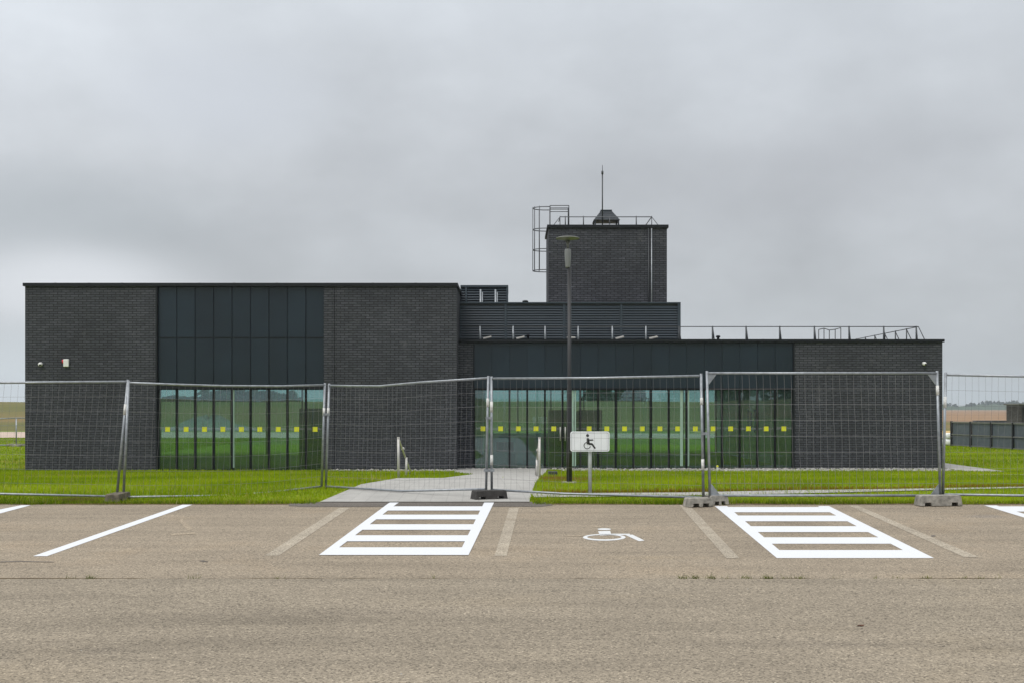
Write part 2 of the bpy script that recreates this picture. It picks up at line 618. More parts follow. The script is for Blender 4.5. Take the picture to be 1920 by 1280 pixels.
jx = np.arange(-14, 14, 0.05)
for x_ in jx:
    wj = [0.022 * max(0.0, 0.25 + 1.5 * noise.noise((xx_ * 0.9, 4.2, 0)) + 0.7 * noise.noise((xx_ * 6, 1.2, 0))) for xx_ in (x_, x_ + 0.05)]
    yj = [10.75 + 0.012 * noise.noise((xx_ * 2, 0, 7)) for xx_ in (x_, x_ + 0.05)]
    if max(wj) > 0.001:
        jq.append([(x_, yj[0] - wj[0] / 2), (x_ + 0.05, yj[1] - wj[1] / 2), (x_ + 0.05, yj[1] + wj[1] / 2 + 0.001), (x_, yj[0] + wj[0] / 2 + 0.001)])
sheet('road_joint', jq, 0.011, M['soil'], 'thin broken dark joint between the coarse and the fine asphalt', 'joint')
sheet('kerb_soil', [ragged((-32, 16.98), (32, 16.98), 0.1, 0.04, 8.0) + ragged((32, 17.22), (-32, 17.22), 0.15, 0.05, 9.0)], 0.010,
      M['soil'], 'narrow strip of bare soil where lawn meets asphalt', 'soil')
sheet('asphalt_patch', [[(-3.35, 16.78)] + ragged((-3.1, 16.68), (0.45, 16.70), 0.1, 0.02, 4.0) + [(0.62, 16.9), (0.5, 17.4), (-3.0, 17.4), (-3.4, 17.1)]],
      0.012, M['patchdark'], 'dark strip of newer asphalt at the foot of the entrance path', 'asphalt')
PATH = [[(-2.97, 17.32), (0.27, 17.32), (0.64, 26.2), (-2.64, 26.0)],
        [(-1.6, 26.07), (0.64, 26.2), (1.0, 33.0), (1.12, 35.95), (-1.74, 35.95), (-1.74, 33.5), (-1.05, 30.5)]]
sheet('entrance_path', PATH, 0.022, M['path'], 'pale paved path from the car park to the glass entrance', 'path')
KPATH = [[(0.36, 18.15), (2.9, 18.5), (4.9, 18.95), (6.8, 19.5), (10.5, 20.5), (10.5, 20.7), (6.8, 19.9), (4.9, 19.62), (2.9, 19.12), (0.33, 18.95)]]
sheet('side_path', KPATH, 0.02, M['path'], 'narrow pale path running along the lawn edge, partly overgrown', 'path')
EDGE = [[(1.6, 29.8), (14.5, 29.9), (14.5, 30.25), (1.6, 30.15)]]
sheet('lawn_edging', EDGE, 0.02, M['path'], 'thin pale edging strip across the lawn near the building', 'edging')
SIDE = [[(13.95, 34.2), (15.1, 34.2), (15.25, 40), (15.3, 60), (13.95, 60)]]
sheet('gable_path', SIDE, 0.02, M['path'], 'pale path along the end wall of the building', 'path')
sheet('dirt_road', [[(-120, 78), (-22, 74), (36, 73), (36, 84), (-22, 92), (-120, 96)]], 0.006, M['dirtroad'], 'pinkish dirt road crossing beyond the lawn', 'road')
sheet('mown_field', [[(15, 84), (900, 84), (900, 135), (15, 128)]], 0.004, M['straw'], 'yellow stubble strip in front of the brown field', 'field')
sheet('brown_field', [[(15, 120), (1500, 126), (1500, 1380), (15, 1380)]], 0.012, M['field'], 'brown ploughed field beyond the fence', 'field')
sheet('back_road', [[(-120, -52), (120, -52), (120, -46.5), (-120, -46.5)]], 0.006, M['dirtroad'], 'pale road behind the car park, seen in the glass', 'road')

# hills: far behind at the left, and behind the camera (seen mirrored in the windows)
def hill(name, x0, x1, y0, y1, hfun, label, nx=40, ny=14):
    m = MB()
    vs = [(x0 + (x1 - x0) * i / nx, y0 + (y1 - y0) * j / ny) for j in range(ny + 1) for i in range(nx + 1)]
    m.add([(x, y, g(y) - 0.05 + hfun(x, y)) for x, y in vs],
          [(j * (nx + 1) + i, j * (nx + 1) + i + 1, (j + 1) * (nx + 1) + i + 1, (j + 1) * (nx + 1) + i) for j in range(ny) for i in range(nx)], True)
    return tag(fix_up(m.build(name, M['hill'])), label, 'hill', 'structure')


sm = lambda t: 0 if t <= 0 else (1 if t >= 1 else t * t * (3 - 2 * t))
hill('hill', -400, 62, 96, 330, lambda x, y: (2.75 + 0.4 * noise.noise((x * 0.03, y * 0.03, 0)) + 0.006 * max(0, y - 150)) * sm((y - 96) / 60) * sm((58 - x) / 22) * sm((330 - y) / 60),
     'low brown and green hillside beyond the dirt road')
hill('hill', -300, 300, -420, -60, lambda x, y: (1.2 + 1.6 * noise.noise((x * 0.012, y * 0.01, 4)) + 0.5 * noise.noise((x * 0.05, 0, 2))) * sm((-60 - y) / 120) * sm((y + 420) / 100),
     'low grassy rise behind the car park, mirrored in the windows', 60, 20)

# ------------------------------------------------------------------ painted markings
def mark(name, polys, material, label, dz=0.0112):
    return sheet(name, [[lot(*p) for p in q] for q in polys], dz, material, label, 'road marking')


def strip(t0, t1, b1, b0):
    return [t0, t1, b1, b0]


mark('bay_line', [[(-20, 963), (0, 955.5), (40, 947.5), (58, 947.5), (0, 963), (-30, 971)]], M['paint'], 'short white bay line at the extreme left edge of the car park')
mark('bay_line', [[(342, 946.5), (361, 946.5), (88, 1043.5), (62, 1043.5)]], M['paint'], 'long slanting white bay line left of the first faded line')
mark('faded_line', [[(636, 952.5), (656, 952.5), (523, 1042.5), (496, 1042.5)]], M['faded'], 'faded beige bay line left of the hatched box by the path')
mark('faded_line', [[(955, 952.5), (973, 952.5), (950, 1043), (927, 1043)]], M['faded'], 'faded beige bay line right of the hatched box by the path')
mark('faded_line', [[(1274, 947.5), (1293, 947.5), (1387, 1047.5), (1362, 1047.5)]], M['faded'], 'faded beige bay line beside the concrete foot and wheelchair bay')
mark('faded_line', [[(1591, 948), (1608, 948), (1836, 1045.5), (1808, 1045.5)]], M['faded'], 'faded beige bay line right of the far hatched box')


def hatch(outer, inner, gaps):
    """outer/inner: left and right border lines as ((x,y),(x,y)) pairs; gaps: y spans left unpainted"""
    def xat(ln, y):
        (x0, y0), (x1, y1) = ln
        return x0 + (x1 - x0) * (y - y0) / (y1 - y0)
    (ol, orr), (il, ir) = outer, inner
    yt, yb = ol[0][1], ol[1][1]
    polys = [[(xat(ol, yt), yt), (xat(il, yt), yt), (xat(il, yb), yb), (xat(ol, yb), yb)],
             [(xat(ir, yt), yt), (xat(orr, yt), yt), (xat(orr, yb), yb), (xat(ir, yb), yb)]]
    ycur = gaps[0][1]
    for a, b in gaps[1:] + [(yb, yb)]:
        e = 0.0
        polys.append([(xat(il, ycur) - e, ycur), (xat(ir, ycur) + e, ycur), (xat(ir, a) + e, a), (xat(il, a) - e, a)])
        ycur = b
    return polys


h1 = hatch((((731, 942.3), (598, 1041.8)), ((926.5, 942.3), (878.5, 1041.8))), (((748, 942.3), (617, 1041.8)), ((908, 942.3), (859, 1041.8))),
           [(942.3, 950), (958, 965.7), (974.6, 983.8), (994.3, 1004.6), (1016, 1027.4)])
mark('hatched_box', h1, M['paint'], 'white hatched box at the foot of the paved entrance path', 0.0145)
h2p = hatch((((1340, 949), (1456.5, 1047)), ((1554, 948.9), (1747, 1045)),), (((1363, 949), (1479, 1047)), ((1533, 948.9), (1718, 1045))),
            [(949, 950.8), (960.7, 966.9), (977.7, 987), (998, 1008), (1020, 1032)])
mark('hatched_box', h2p, M['paint'], 'white hatched box right of the wheelchair bay')
sheet('hatched_box', [[(lot(*p)[0] + 4.07, lot(*p)[1] + 0.08) for p in q] for q in h2p], 0.0112, M['paint'],
      'corner of a white hatched box cut off by the right picture edge', 'road marking')


def ell(cx, cy, rx, ry, a0=0, a1=2 * PI, n=40):
    return [(cx + rx * math.cos(a0 + (a1 - a0) * k / n), cy + ry * math.sin(a0 + (a1 - a0) * k / n)) for k in range(n + (0 if abs(a1 - a0) > 6.2 else 1))]


ring = []
for k in range(48):
    a, b = 2 * PI * k / 48, 2 * PI * (k + 1) / 48
    ring.append([(1133 + 40 * math.cos(a), 1008 + 6.3 * math.sin(a)), (1133 + 40 * math.cos(b), 1008 + 6.3 * math.sin(b)),
                 (1133 + 32 * math.cos(b), 1007.6 + 4.1 * math.sin(b)), (1133 + 32 * math.cos(a), 1007.6 + 4.1 * math.sin(a))])
wheel = ring + [ell(1133, 992.6, 12.6, 1.7, n=24), [(1121.3, 996.6), (1144, 995.8), (1146.5, 1003.6), (1125, 1004.6)],
                [(1146, 1001.2), (1181, 1001.2), (1181, 1003.4), (1146, 1003.9)], [(1172, 1003.4), (1186, 1003), (1208.5, 1014), (1198, 1015.3)]]
mark('wheelchair_symbol', wheel, M['wornpaint'], 'white wheelchair symbol painted on the asphalt bay')
mark('ghost_marking', [[(1057, 1004.8), (1094, 1004), (1094, 1005.6), (1060, 1006.2)], [(1108, 986.8), (1127, 986.5), (1127, 988.6), (1112, 989)]],
     M['ghost'], 'faint old paint traces left of the wheelchair symbol')
mark('ghost_marking', [[(318, 1001), (366, 998.5), (367, 1001.5), (322, 1004.5)], [(334, 975), (343, 974), (362, 993), (352, 995)]],
     M['ghost'], 'faint old cross of paint in the empty bay on the left')
mark('tar_crack', [[(0, 1053.6), (40, 1052.5), (100, 1054), (101, 1055), (40, 1054), (0, 1055)]], M['patchdark'], 'thin dark tar crack at the left of the car park')
mark('tar_spot', [[(373, 1052), (380, 1051.5), (391, 1053.6), (380, 1054.3)]], M['patchdark'], 'small dark spot on the asphalt below the long white line')
mark('tar_spot', [[(1745, 1004.5), (1752, 1003.5), (1755, 1006), (1747, 1006.6)]], M['patchdark'], 'small dark spot beside the faded line on the right')


# ------------------------------------------------------------------ grass blades
def in_polys(x, y, polys, pad=0.0):
    r = np.zeros(len(x), bool)
    for p in polys:
        q = np.array(p)
        c = q.mean(0)
        q = c + (q - c) * (1 + pad)
        ins = np.zeros(len(x), bool)
        j = len(q) - 1
        for i in range(len(q)):
            xi, yi = q[i]
            xj, yj = q[j]
            cond = ((yi > y) != (yj > y)) & (x < (xj - xi) * (y - yi) / (yj - yi + 1e-12) + xi)
            ins ^= cond
            j = i
        r |= ins
    return r


gy_np, gz_np = np.array(GY, float), np.array(GZ, float)


def fbm(x, y, s, seed):
    r = np.zeros_like(x)
    rs = np.random.default_rng(seed)
    for k in range(7):
        a = rs.uniform(0, 2 * PI)
        f = s * rs.uniform(0.6, 2.4)
        r += np.sin((x * math.cos(a) + y * math.sin(a)) * f + rs.uniform(0, 6)) / (1 + 0.25 * k)
    return r / 3


def blades(name, x, y, hmin, hmax, w, cols, label, lean=0.6):
    n = len(x)
    z = np.interp(y, gy_np, gz_np)
    h = rng.uniform(hmin, hmax, n) * (1 + 0.35 * fbm(x, y, 1.3, 5))
    h = np.maximum(h, 0.012)
    a = rng.uniform(0, 2 * PI, n)
    la = rng.uniform(0, 2 * PI, n)
    ll = rng.uniform(0, lean, n) * h
    ww = w * rng.uniform(0.6, 1.4, n) * (y / 22)
    v = np.zeros((n, 3, 3))
    v[:, 0] = np.stack([x - np.cos(a) * ww, y - np.sin(a) * ww, z - 0.005], 1)
    v[:, 1] = np.stack([x + np.cos(a) * ww, y + np.sin(a) * ww, z - 0.005], 1)
    v[:, 2] = np.stack([x + np.cos(la) * ll, y + np.sin(la) * ll, z + h], 1)
    me = bpy.data.meshes.new(name)
    me.vertices.add(3 * n)
    me.vertices.foreach_set('co', v.ravel())
    me.loops.add(3 * n)
    me.loops.foreach_set('vertex_index', np.arange(3 * n, dtype=np.int32))
    me.polygons.add(n)
    me.polygons.foreach_set('loop_start', np.arange(0, 3 * n, 3, dtype=np.int32))
    me.update(calc_edges=True)
    at = me.attributes.new('tint', 'FLOAT_COLOR', 'POINT')
    t = np.clip(0.5 + 0.45 * fbm(x, y, 0.9, 9) + rng.normal(0, 0.22, n), 0, 1)[:, None]
    c0, c1 = np.array(cols[0]), np.array(cols[1])
    c = c0 + (c1 - c0) * t
    dry = (rng.random(n) < 0.05 + 0.16 * np.clip(fbm(x, y, 0.8, 21) - 0.35, 0, 1) * 2)
    c[dry] = np.array(cols[2]) * rng.uniform(0.7, 1.2, (dry.sum(), 1))
    col = np.ones((n, 3, 4))
    col[:, :, :3] = c[:, None, :]
    at.data.foreach_set('color', col.ravel())
    me.materials.append(M['blade'])
    o = bpy.data.objects.new(name, me)
    COL.objects.link(o)
    return tag(o, label, 'grass', 'stuff')


def scatter(n, x0, x1, y0, y1, power=1.0):
    y = y0 + (y1 - y0) * rng.random(n) ** power
    x = rng.uniform(x0, x1, n)
    return x, y


GC = ((0.145, 0.235, 0.005), (0.34, 0.435, 0.010), (0.42, 0.33, 0.08))
x, y = scatter(330000, -18, 18, 17.05, 35.6, 1.5)
edge = 17.08 + 0.05 * np.array(fbm(x, y * 0, 3.0, 3))
keep = (np.abs(x) < y * 0.475 + 3.5) & (y > edge)
over = rng.random(len(x)) < 0.10
side_over = (rng.random(len(x)) < np.clip((x - 3.5) / 4.5, 0, 0.9))
keep &= ~in_polys(x, y, PATH, 0.0) | ((y > 25.9) & (x < -1.6) & (y < 33))
keep &= ~((x > -3.15) & (x < 0.32) & (y < 17.45))
keep &= ~(in_polys(x, y, KPATH) & ~side_over & ~over)
keep &= ~(in_polys(x, y, EDGE) & (rng.random(len(x)) > np.clip(0.15 + 0.5 * fbm(x, y * 0, 0.9, 33), 0.05, 0.8)))
keep &= ~((x > -15.25) & (x < -1.7) & (y > 34.95))
keep &= ~((x > -1.75) & (x < 13.9) & (y > 34.75 + 0.2 * fbm(x, y * 0, 1.1, 17)))
keep &= ~((x > -5.6) & (x < -1.7) & (y > 34.4))
keep &= ~in_polys(x, y, SIDE)
blades('grass', x[keep], y[keep], 0.03, 0.085, 0.0065, GC, 'short bright green grass blades covering the lawn')
x, y = scatter(60000, 15.3, 30, 34, 60, 1.3)
k = (x < y * 0.475 + 0.6) & ~in_polys(x, y, SIDE)
blades('grass', x[k], y[k], 0.03, 0.09, 0.008, GC, 'short green grass of the lawn at the end of the building')
x, y = scatter(60000, -36, -15.3, 34, 73, 1.3)
k = (x > -y * 0.475 - 0.6)
blades('grass', x[k], y[k], 0.03, 0.10, 0.008, GC, 'short green grass of the lawn beyond the left brick wall')
# taller fringe along the asphalt edge and path edges
x, y = scatter(28000, -13, 13, 16.93, 17.35, 1.5)
k = ((x < -3.0) | (x > 0.35)) & (y > 17.02 + 0.07 * fbm(x, y * 0, 3.0, 3))
blades('grass', x[k], y[k], 0.03, 0.10, 0.006, ((0.06, 0.12, 0.006), (0.16, 0.23, 0.012), (0.30, 0.22, 0.07)),
       'ragged fringe of grass along the asphalt edge', 0.9)
tx, ty = scatter(420, -12, 12, 17.4, 33, 1.4)
k = ~in_polys(tx, ty, PATH, 0.06) & ~in_polys(tx, ty, KPATH) & (np.abs(tx) < ty * 0.475)
ex = np.concatenate([rng.uniform(-8.2, -3.1, 45), rng.uniform(0.4, 8.2, 70)])
tx, ty = np.concatenate([tx[k], ex]), np.concatenate([ty[k], rng.uniform(17.0, 17.2, len(ex))])
k = slice(None)
tx, ty = np.repeat(tx[k], 14), np.repeat(ty[k], 14)
blades('grass', tx + rng.normal(0, 0.06, len(tx)), ty + rng.normal(0, 0.06, len(tx)), 0.08, 0.17, 0.0045,
       ((0.12, 0.19, 0.008), (0.34, 0.37, 0.05), (0.48, 0.42, 0.20)), 'scattered taller tufts and pale seed heads in the lawn', 0.8)
gx_, gy2 = rng.uniform(-9, 9, 150), 6.5 + 10.4 * rng.random(150)
GRIT = (gx_, gy2)
bx = rng.uniform(0.5, 9.5, 5200)
by = np.interp(bx, [0.36, 2.9, 4.9, 6.8, 10.5], [18.95, 19.12, 19.62, 19.9, 20.7]) + 0.05 + np.abs(rng.normal(0, 0.10, 5200))
blades('grass', bx, by, 0.03, 0.09, 0.006, ((0.20, 0.11, 0.02), (0.34, 0.17, 0.03), (0.30, 0.26, 0.03)), 'strip of dry orange grass along the back of the narrow side path')
bx = rng.normal(1.05, 0.35, 1500)
by = rng.normal(24.6, 0.8, 1500)
kk = bx > 0.66
blades('grass', bx[kk], by[kk], 0.05, 0.12, 0.005, ((0.22, 0.13, 0.03), (0.34, 0.22, 0.06), (0.30, 0.26, 0.03)), 'dry reddish grass beside the path near the handrail')
# weeds in the asphalt joint
wx, wy = [], []
for px, n in ((1280, 40), (1304, 60), (1335, 45), (1360, 12), (1400, 40), (1441, 70), (1474, 20), (1502, 38), (1568, 8), (1680, 10), (1742, 28), (1810, 14), (1840, 18),
              (1875, 10), (168, 22), (365, 22), (170, 16), (520, 10), (130, 8), (810, 6), (1645, 6)):
    cx, cy = lot(px, 1086)
    wx += list(rng.normal(cx, 0.028, n))
    wy += list(rng.normal(10.75, 0.012, n))
blades('weeds', np.array(wx), np.array(wy), 0.02, 0.075, 0.006, ((0.07, 0.10, 0.01), (0.17, 0.19, 0.02), (0.22, 0.16, 0.06)),
       'small weeds growing along the joint in the asphalt', 1.3)
# heap of cut grass
hx, hy = rng.normal(PX(150, 17.45), 0.17, 1500), rng.normal(17.42, 0.08, 1500)
o = blades('grass_heap', hx, hy, 0.03, 0.10, 0.006, ((0.13, 0.12, 0.03), (0.28, 0.22, 0.07), (0.25, 0.18, 0.07)), 'small heap of dry brown cut grass at the lawn edge', 1.6)
o['category'] = 'grass heap'
hx, hy = rng.normal(PX(210, 17.1), 0.25, 500), rng.normal(17.0, 0.02, 500)
o = blades('weeds', hx, hy, 0.015, 0.05, 0.006, ((0.10, 0.11, 0.02), (0.19, 0.17, 0.04), (0.25, 0.18, 0.07)), 'straggling weeds at the asphalt edge below the leftmost concrete foot', 1.6)


# pebbles along the walls
def pebbles(name, x, y, r0, r1, label):
    base = bmesh.new()
    bmesh.ops.create_icosphere(base, subdivisions=1, radius=1)
    bv = np.array([v.co[:] for v in base.verts])
    bf = np.array([[v.index for v in f.verts] for f in base.faces])
    base.free()
    n = len(x)
    z = np.interp(y, gy_np, gz_np)
    V = np.zeros((n, len(bv), 3))
    for i in range(n):
        s = rng.uniform(r0, r1)
        d = bv * (s * rng.uniform(0.7, 1.3, 3)) * np.array([1, 1, 0.7]) * rng.uniform(0.85, 1.15, (len(bv), 1))
        a = rng.uniform(0, 6.28)
        R = np.array([[math.cos(a), -math.sin(a), 0], [math.sin(a), math.cos(a), 0], [0, 0, 1]])
        V[i] = d @ R.T + np.array([x[i], y[i], z[i] + s * 0.3])
    m = MB()
    fs = (np.arange(n)[:, None, None] * len(bv) + bf[None]).reshape(-1, 3)
    m.add(V.reshape(-1, 3), fs.tolist())
    return tag(m.build(name, M['stone']), label, 'gravel', 'stuff')


x, y = scatter(1900, -1.7, 13.85, 34.5, 35.85)
k = ~((x < 1.55) & (y < 35.5))
pebbles('gravel', x[k], y[k], 0.02, 0.055, 'pale pebbles along the foot of the long glazed front')
pebbles('grit', GRIT[0], GRIT[1], 0.004, 0.011, 'tiny loose stones scattered on the asphalt')
x, y = scatter(420, -5.6, -1.75, 34.45, 34.9)
pebbles('gravel', x, y, 0.02, 0.065, 'pale pebbles along the foot of the brick wall beside the entrance path')

# ------------------------------------------------------------------ the building
B = thing('brick_building', (0, 36, 0), 'low dark brick building with green glass fronts, roof railing and square tower', 'building')
YL, YR = 35.0, 36.0
xl = lambda px: PX(px, YL)
zl = lambda py: PZ(py, YL)
xr = lambda px: PX(px, YR)
zr = lambda py: PZ(py, YR)
ZB = -0.25
A0, A1, A2, A3 = xl(47), xl(292), xl(607), xl(856)
top = zl(531)
w = MB()
w.box(A0, A1, YL, YL + 0.4, ZB, top - 0.1)
w.box(A0, A0 + 0.4, YL + 0.4, YL + 12, ZB, top - 0.1)
w.build('brick_wall', M['brick'], B)
w = MB()
w.box(A2, xl(627) - 0.012, YL, YL + 0.4, ZB, top - 0.1)
w.box(xl(627) + 0.012, A3, YL, YL + 0.4, ZB, top - 0.1)
w.box(xl(627) - 0.012, xl(627) + 0.012, YL + 0.03, YL + 0.3, ZB, top - 0.1)
w.box(A3 - 0.4, A3, YL + 0.4, YL + 12, ZB, top - 0.1)
w.build('brick_wall', M['brick'], B)
w = MB()
w.box(A2 + 0.15, A3 - 0.4, YL + 11.6, YL + 12, ZB, top - 0.1)
w.box(A0 + 0.4, A2 + 0.15, YL + 11.6, YL + 12, 3.1, top - 0.1)
w.box(A0 + 0.4, A2 + 0.15, YL + 11.6, YL + 12, ZB, -0.02)
w.build('brick_wall', M['brick'], B)
# roof deck and coping of the tall wing
m = MB()
m.box(A0 + 0.4, A3 - 0.4, YL + 0.4, YL + 3.4, top - 0.5, top - 0.35)
m.box(A0 + 0.4, A3 - 0.4, YL + 5.9, YL + 11.6, top - 0.5, top - 0.35)
m.box(A0 + 0.4, A1 - 0.2, YL + 3.4, YL + 5.9, top - 0.5, top - 0.35)
m.box(A2 + 0.2, A3 - 0.4, YL + 3.4, YL + 5.9, top - 0.5, top - 0.35)
m.build('roof', M['roof'], B)
MB().box(A1 - 0.3, A2 + 0.3, YL + 3.3, YL + 6.0, top - 0.35, top - 0.33).build('added_rooflight', M['added_rooflight'], B)  # unseen roof opening, added to brighten the glazed room
m = MB()
m.box(A1 - 0.3, A1 - 0.2, YL + 3.3, YL + 6.0, 3.3, top - 0.5)
m.box(A2 + 0.2, A2 + 0.3, YL + 3.3, YL + 6.0, 3.3, top - 0.5)
m.box(A1 - 0.2, A2 + 0.2, YL + 3.3, YL + 3.4, 3.3, top - 0.5)
m.box(A1 - 0.2, A2 + 0.2, YL + 6.0, YL + 6.1, 3.3, top - 0.5)
m.build('added_light_shaft', M['column'], B)  # white shaft added to carry daylight from the roof opening down
c = MB()
c.box(A0 - 0.05, A3 + 0.04, YL - 0.06, YL + 0.45, top - 0.1, top)
c.box(A0 - 0.05, A0 + 0.45, YL + 0.45, YL + 12.05, top - 0.1, top)
c.box(A3 - 0.45, A3 + 0.04, YL + 0.45, YL + 12.05, top - 0.1, top)
for px in (105, 168, 230, 375, 440, 520, 700, 780):
    c.box(xl(px) - 0.02, xl(px) + 0.02, YL - 0.064, YL + 0.46, top - 0.104, top + 0.006)
c.build('coping', M['coping'], B)


def cladding(x0, x1, zs, n, y, gap=0.009, fold=0.012):
    m = MB()
    p = (x1 - x0) / n
    for i in range(n):
        for z0, z1 in zs:
            jy = random.uniform(0, 0.003)
            m.box(x0 + i * p + gap, x0 + (i + 1) * p - gap, y + jy, y + 0.03, z0 + 0.008, z1 - 0.008)
            # raised edge fold at each seam
            m.box(x0 + i * p + gap, x0 + i * p + gap + 0.008, y - fold, y + jy, z0 + 0.008, z1 - 0.008)
    return m


zc0, zc1, zc2 = zl(723), zl(632), zl(537)
cladding(A1 + 0.05, A2, [(zc0, zc1), (zc1, zc2)], 9, YL + 0.08).build('cladding', M['clad'], B)
m = MB()
m.box(A1 + 0.05, A2, YL + 0.115, YL + 0.3, zc0, top - 0.1)
m.box(A1 + 0.05, A2 - 0.002, YL + 0.058, YL + 0.11, zc1 - 0.014, zc1 + 0.006)
m.box(A1 + 0.002, A1 + 0.05, YL - 0.02, YL + 0.3, ZB, top - 0.104)
m.box(A1 + 0.05, A2 - 0.002, YL + 0.02, YL + 0.3, zl(728), zc0 - 0.002)
m.build('cladding_trim', M['coping'], B)


def windows(x0, x1, n, y, z0, z1, doors=()):
    p = (x1 - x0) / n
    for i in range(n):
        a, b = x0 + i * p, x0 + (i + 1) * p
        f = MB()
        wl = 0.029
        f.box(a, a + wl, y, y + 0.12, z0, z1)
        f.box(b - wl, b - 0.002, y, y + 0.12, z0, z1)
        f.box(a + wl, b - wl, y + 0.002, y + 0.12, z1 - 0.03, z1)
        f.box(a + wl, b - wl, y + 0.002, y + 0.12, z0, z0 + 0.06)
        fo = f.build('window', M['frame'], B)
        MB().box(a + wl, b - wl, y + 0.05, y + 0.062, z0 + 0.06, z1 - 0.03).build('pane', M['glass'], fo)
        cx, cz = (a + b) / 2, zl(804) if y < 35.5 else zr(803)
        MB().box(cx - 0.075, cx + 0.075, y + 0.044, y + 0.047, cz - 0.075, cz + 0.075).build('sticker', M['yellow'], fo)
        if i in doors:
            fo.name = 'door'
            h = MB()
            hx = b - 0.08 if i == doors[0] else a + 0.08
            h.tube([(hx, y - 0.05, 0.9), (hx, y - 0.05, 1.35)], 0.014)
            for zz in (0.95, 1.3):
                h.tube([(hx, y - 0.05, zz), (hx, y + 0.03, zz)], 0.008)
            h.build('handle', M['steel'], fo)


windows(A1 + 0.05, A2, 9, YL + 0.06, zl(883), zl(728))
# interior of the tall wing's glazed room
for xa, xb in ((A0 + 0.41, A0 + 0.5), (A2 + 0.15, A2 + 0.3)):
    MB().box(xa, xb, YL + 0.45, YL + 11.6, -0.1, 3.2).build('room_wall', M['room'], B)
MB().box(A0 + 0.5, A2 + 0.15, YL + 0.45, YL + 11.6, -0.1, -0.02).build('room_floor', M['roomfloor'], B)
m = MB()
m.box(A0 + 0.41, A2 + 0.3, YL + 0.45, YL + 3.4, 3.2, 3.3)
m.box(A0 + 0.41, A2 + 0.3, YL + 6.0, YL + 11.6, 3.2, 3.3)
m.box(A0 + 0.41, A1 - 0.3, YL + 3.4, YL + 6.0, 3.2, 3.3)
m.build('room_ceiling', M['room'], B)


def rear_glazing(x0, x1, y, z1, n):
    m = MB()
    for i in range(n + 1):
        xx = x0 + (x1 - x0) * i / n
        m.box(xx - 0.03, xx + 0.03, y, y + 0.1, 0.0, z1 - 0.06)
    m.box(x0 - 0.03, x1 + 0.03, y, y + 0.1, z1 - 0.06, z1)
    m.box(x0 - 0.03, x1 + 0.03, y, y + 0.1, -0.02, 0.0)
    f = m.build('window', M['frame'], B)
    MB().box(x0, x1, y + 0.12, y + 0.13, 0.0, z1).build('pane', M['clear'], f)


rear_glazing(A0 + 0.55, A2 + 0.1, YL + 11.65, 3.1, 6)
MB().box(PX(433, YL), PX(438, YL), YL + 0.088, YL + 0.1, zl(876), zl(730)).build('glazing_strip', M['palestrip'], B)
MB().box(PX(561, 36.3), PX(607, 36.3), 36.3, 36.5, -0.02, PZ(765, 36.3)).build('partition', M['roomdark'], B)

# low wing
R0, R1, R2, R3 = A3, xr(887), xr(1490), xr(1767)
rt = zr(636)
w = MB()
w.box(R0, R1, YR, YR + 0.4, ZB, rt - 0.09)
w.build('brick_wall', M['brick'], B)
w = MB()
w.box(R2, R3, YR, YR + 0.4, ZB, rt - 0.09)
w.box(R3 - 0.4, R3, YR + 0.4, YR + 14, ZB, rt - 0.09)
w.build('brick_wall', M['brick'], B)
w = MB()
w.box(R0, R1, YR + 13.6, YR + 14, ZB, rt - 0.09)
w.box(R2, R3 - 0.4, YR + 13.6, YR + 14, ZB, rt - 0.09)
w.box(R1, R2, YR + 13.6, YR + 14, 3.1, rt - 0.09)
w.box(R1, R2, YR + 13.6, YR + 14, ZB, -0.02)
w.build('brick_wall', M['brick'], B)
rear_glazing(R1 + 0.05, R2 - 0.05, YR + 13.65, 3.1, 7)
m = MB()
m.box(R0, R3 - 0.4, YR + 0.4, YR + 4.4, 3.75, 3.9)
m.box(R0, R1 + 0.1, YR + 4.4, YR + 6.4, 3.75, 3.9)
m.box(R2 - 0.1, R3 - 0.4, YR + 4.4, YR + 6.4, 3.75, 3.9)
m.box(R0, R3 - 0.4, YR + 6.4, YR + 13.6, 3.75, 3.9)
m.build('roof', M['roof'], B)
MB().box(R1, R2, YR + 4.3, YR + 6.5, 3.9, 3.92).build('added_rooflight', M['added_rooflight'], B)  # added skylight, out of view, lets daylight into the low room
c = MB()
c.box(R0 + 0.05, R3 + 0.05, YR - 0.06, YR + 0.45, rt - 0.09, rt)
c.box(R3 - 0.45, R3 + 0.05, YR + 0.45, YR + 14.05, rt - 0.09, rt)
for px in (930, 1000, 1090, 1150, 1260, 1330, 1430, 1560, 1680):
    c.box(xr(px) - 0.02, xr(px) + 0.02, YR - 0.064, YR + 0.46, rt - 0.094, rt + 0.005)
c.build('coping', M['coping'], B)
cladding(R1 + 0.03, R2 - 0.04, [(zr(727), zr(642))], 18, YR + 0.06, 0.0035, 0.003).build('cladding', M['clad'], B)
m = MB()
m.box(R1 + 0.03, R2 - 0.04, YR + 0.095, YR + 0.3, zr(727), rt - 0.09)
m.box(R1 + 0.002, R1 + 0.03, YR - 0.01, YR + 0.3, ZB, rt - 0.094)
m.box(R2 - 0.04, R2 - 0.002, YR - 0.01, YR + 0.3, ZB, rt - 0.094)
m.box(R1 + 0.03, R2 - 0.04, YR + 0.012, YR + 0.3, zr(729), zr(727) - 0.003)
m.build('cladding_trim', M['coping'], B)
windows(R1 + 0.03, R2 - 0.04, 18, YR + 0.05, zr(880), zr(729), doors=(4, 5))
for xa, xb in ((R1 - 0.1, R1), (R2, R2 + 0.1)):
    MB().box(xa, xb, YR + 0.45, YR + 13.6, -0.1, 3.0).build('room_wall', M['room'], B)
MB().box(R1, R2, YR + 0.3, YR + 13.6, -0.1, -0.02).build('room_floor', M['roomfloor'], B)
m = MB()
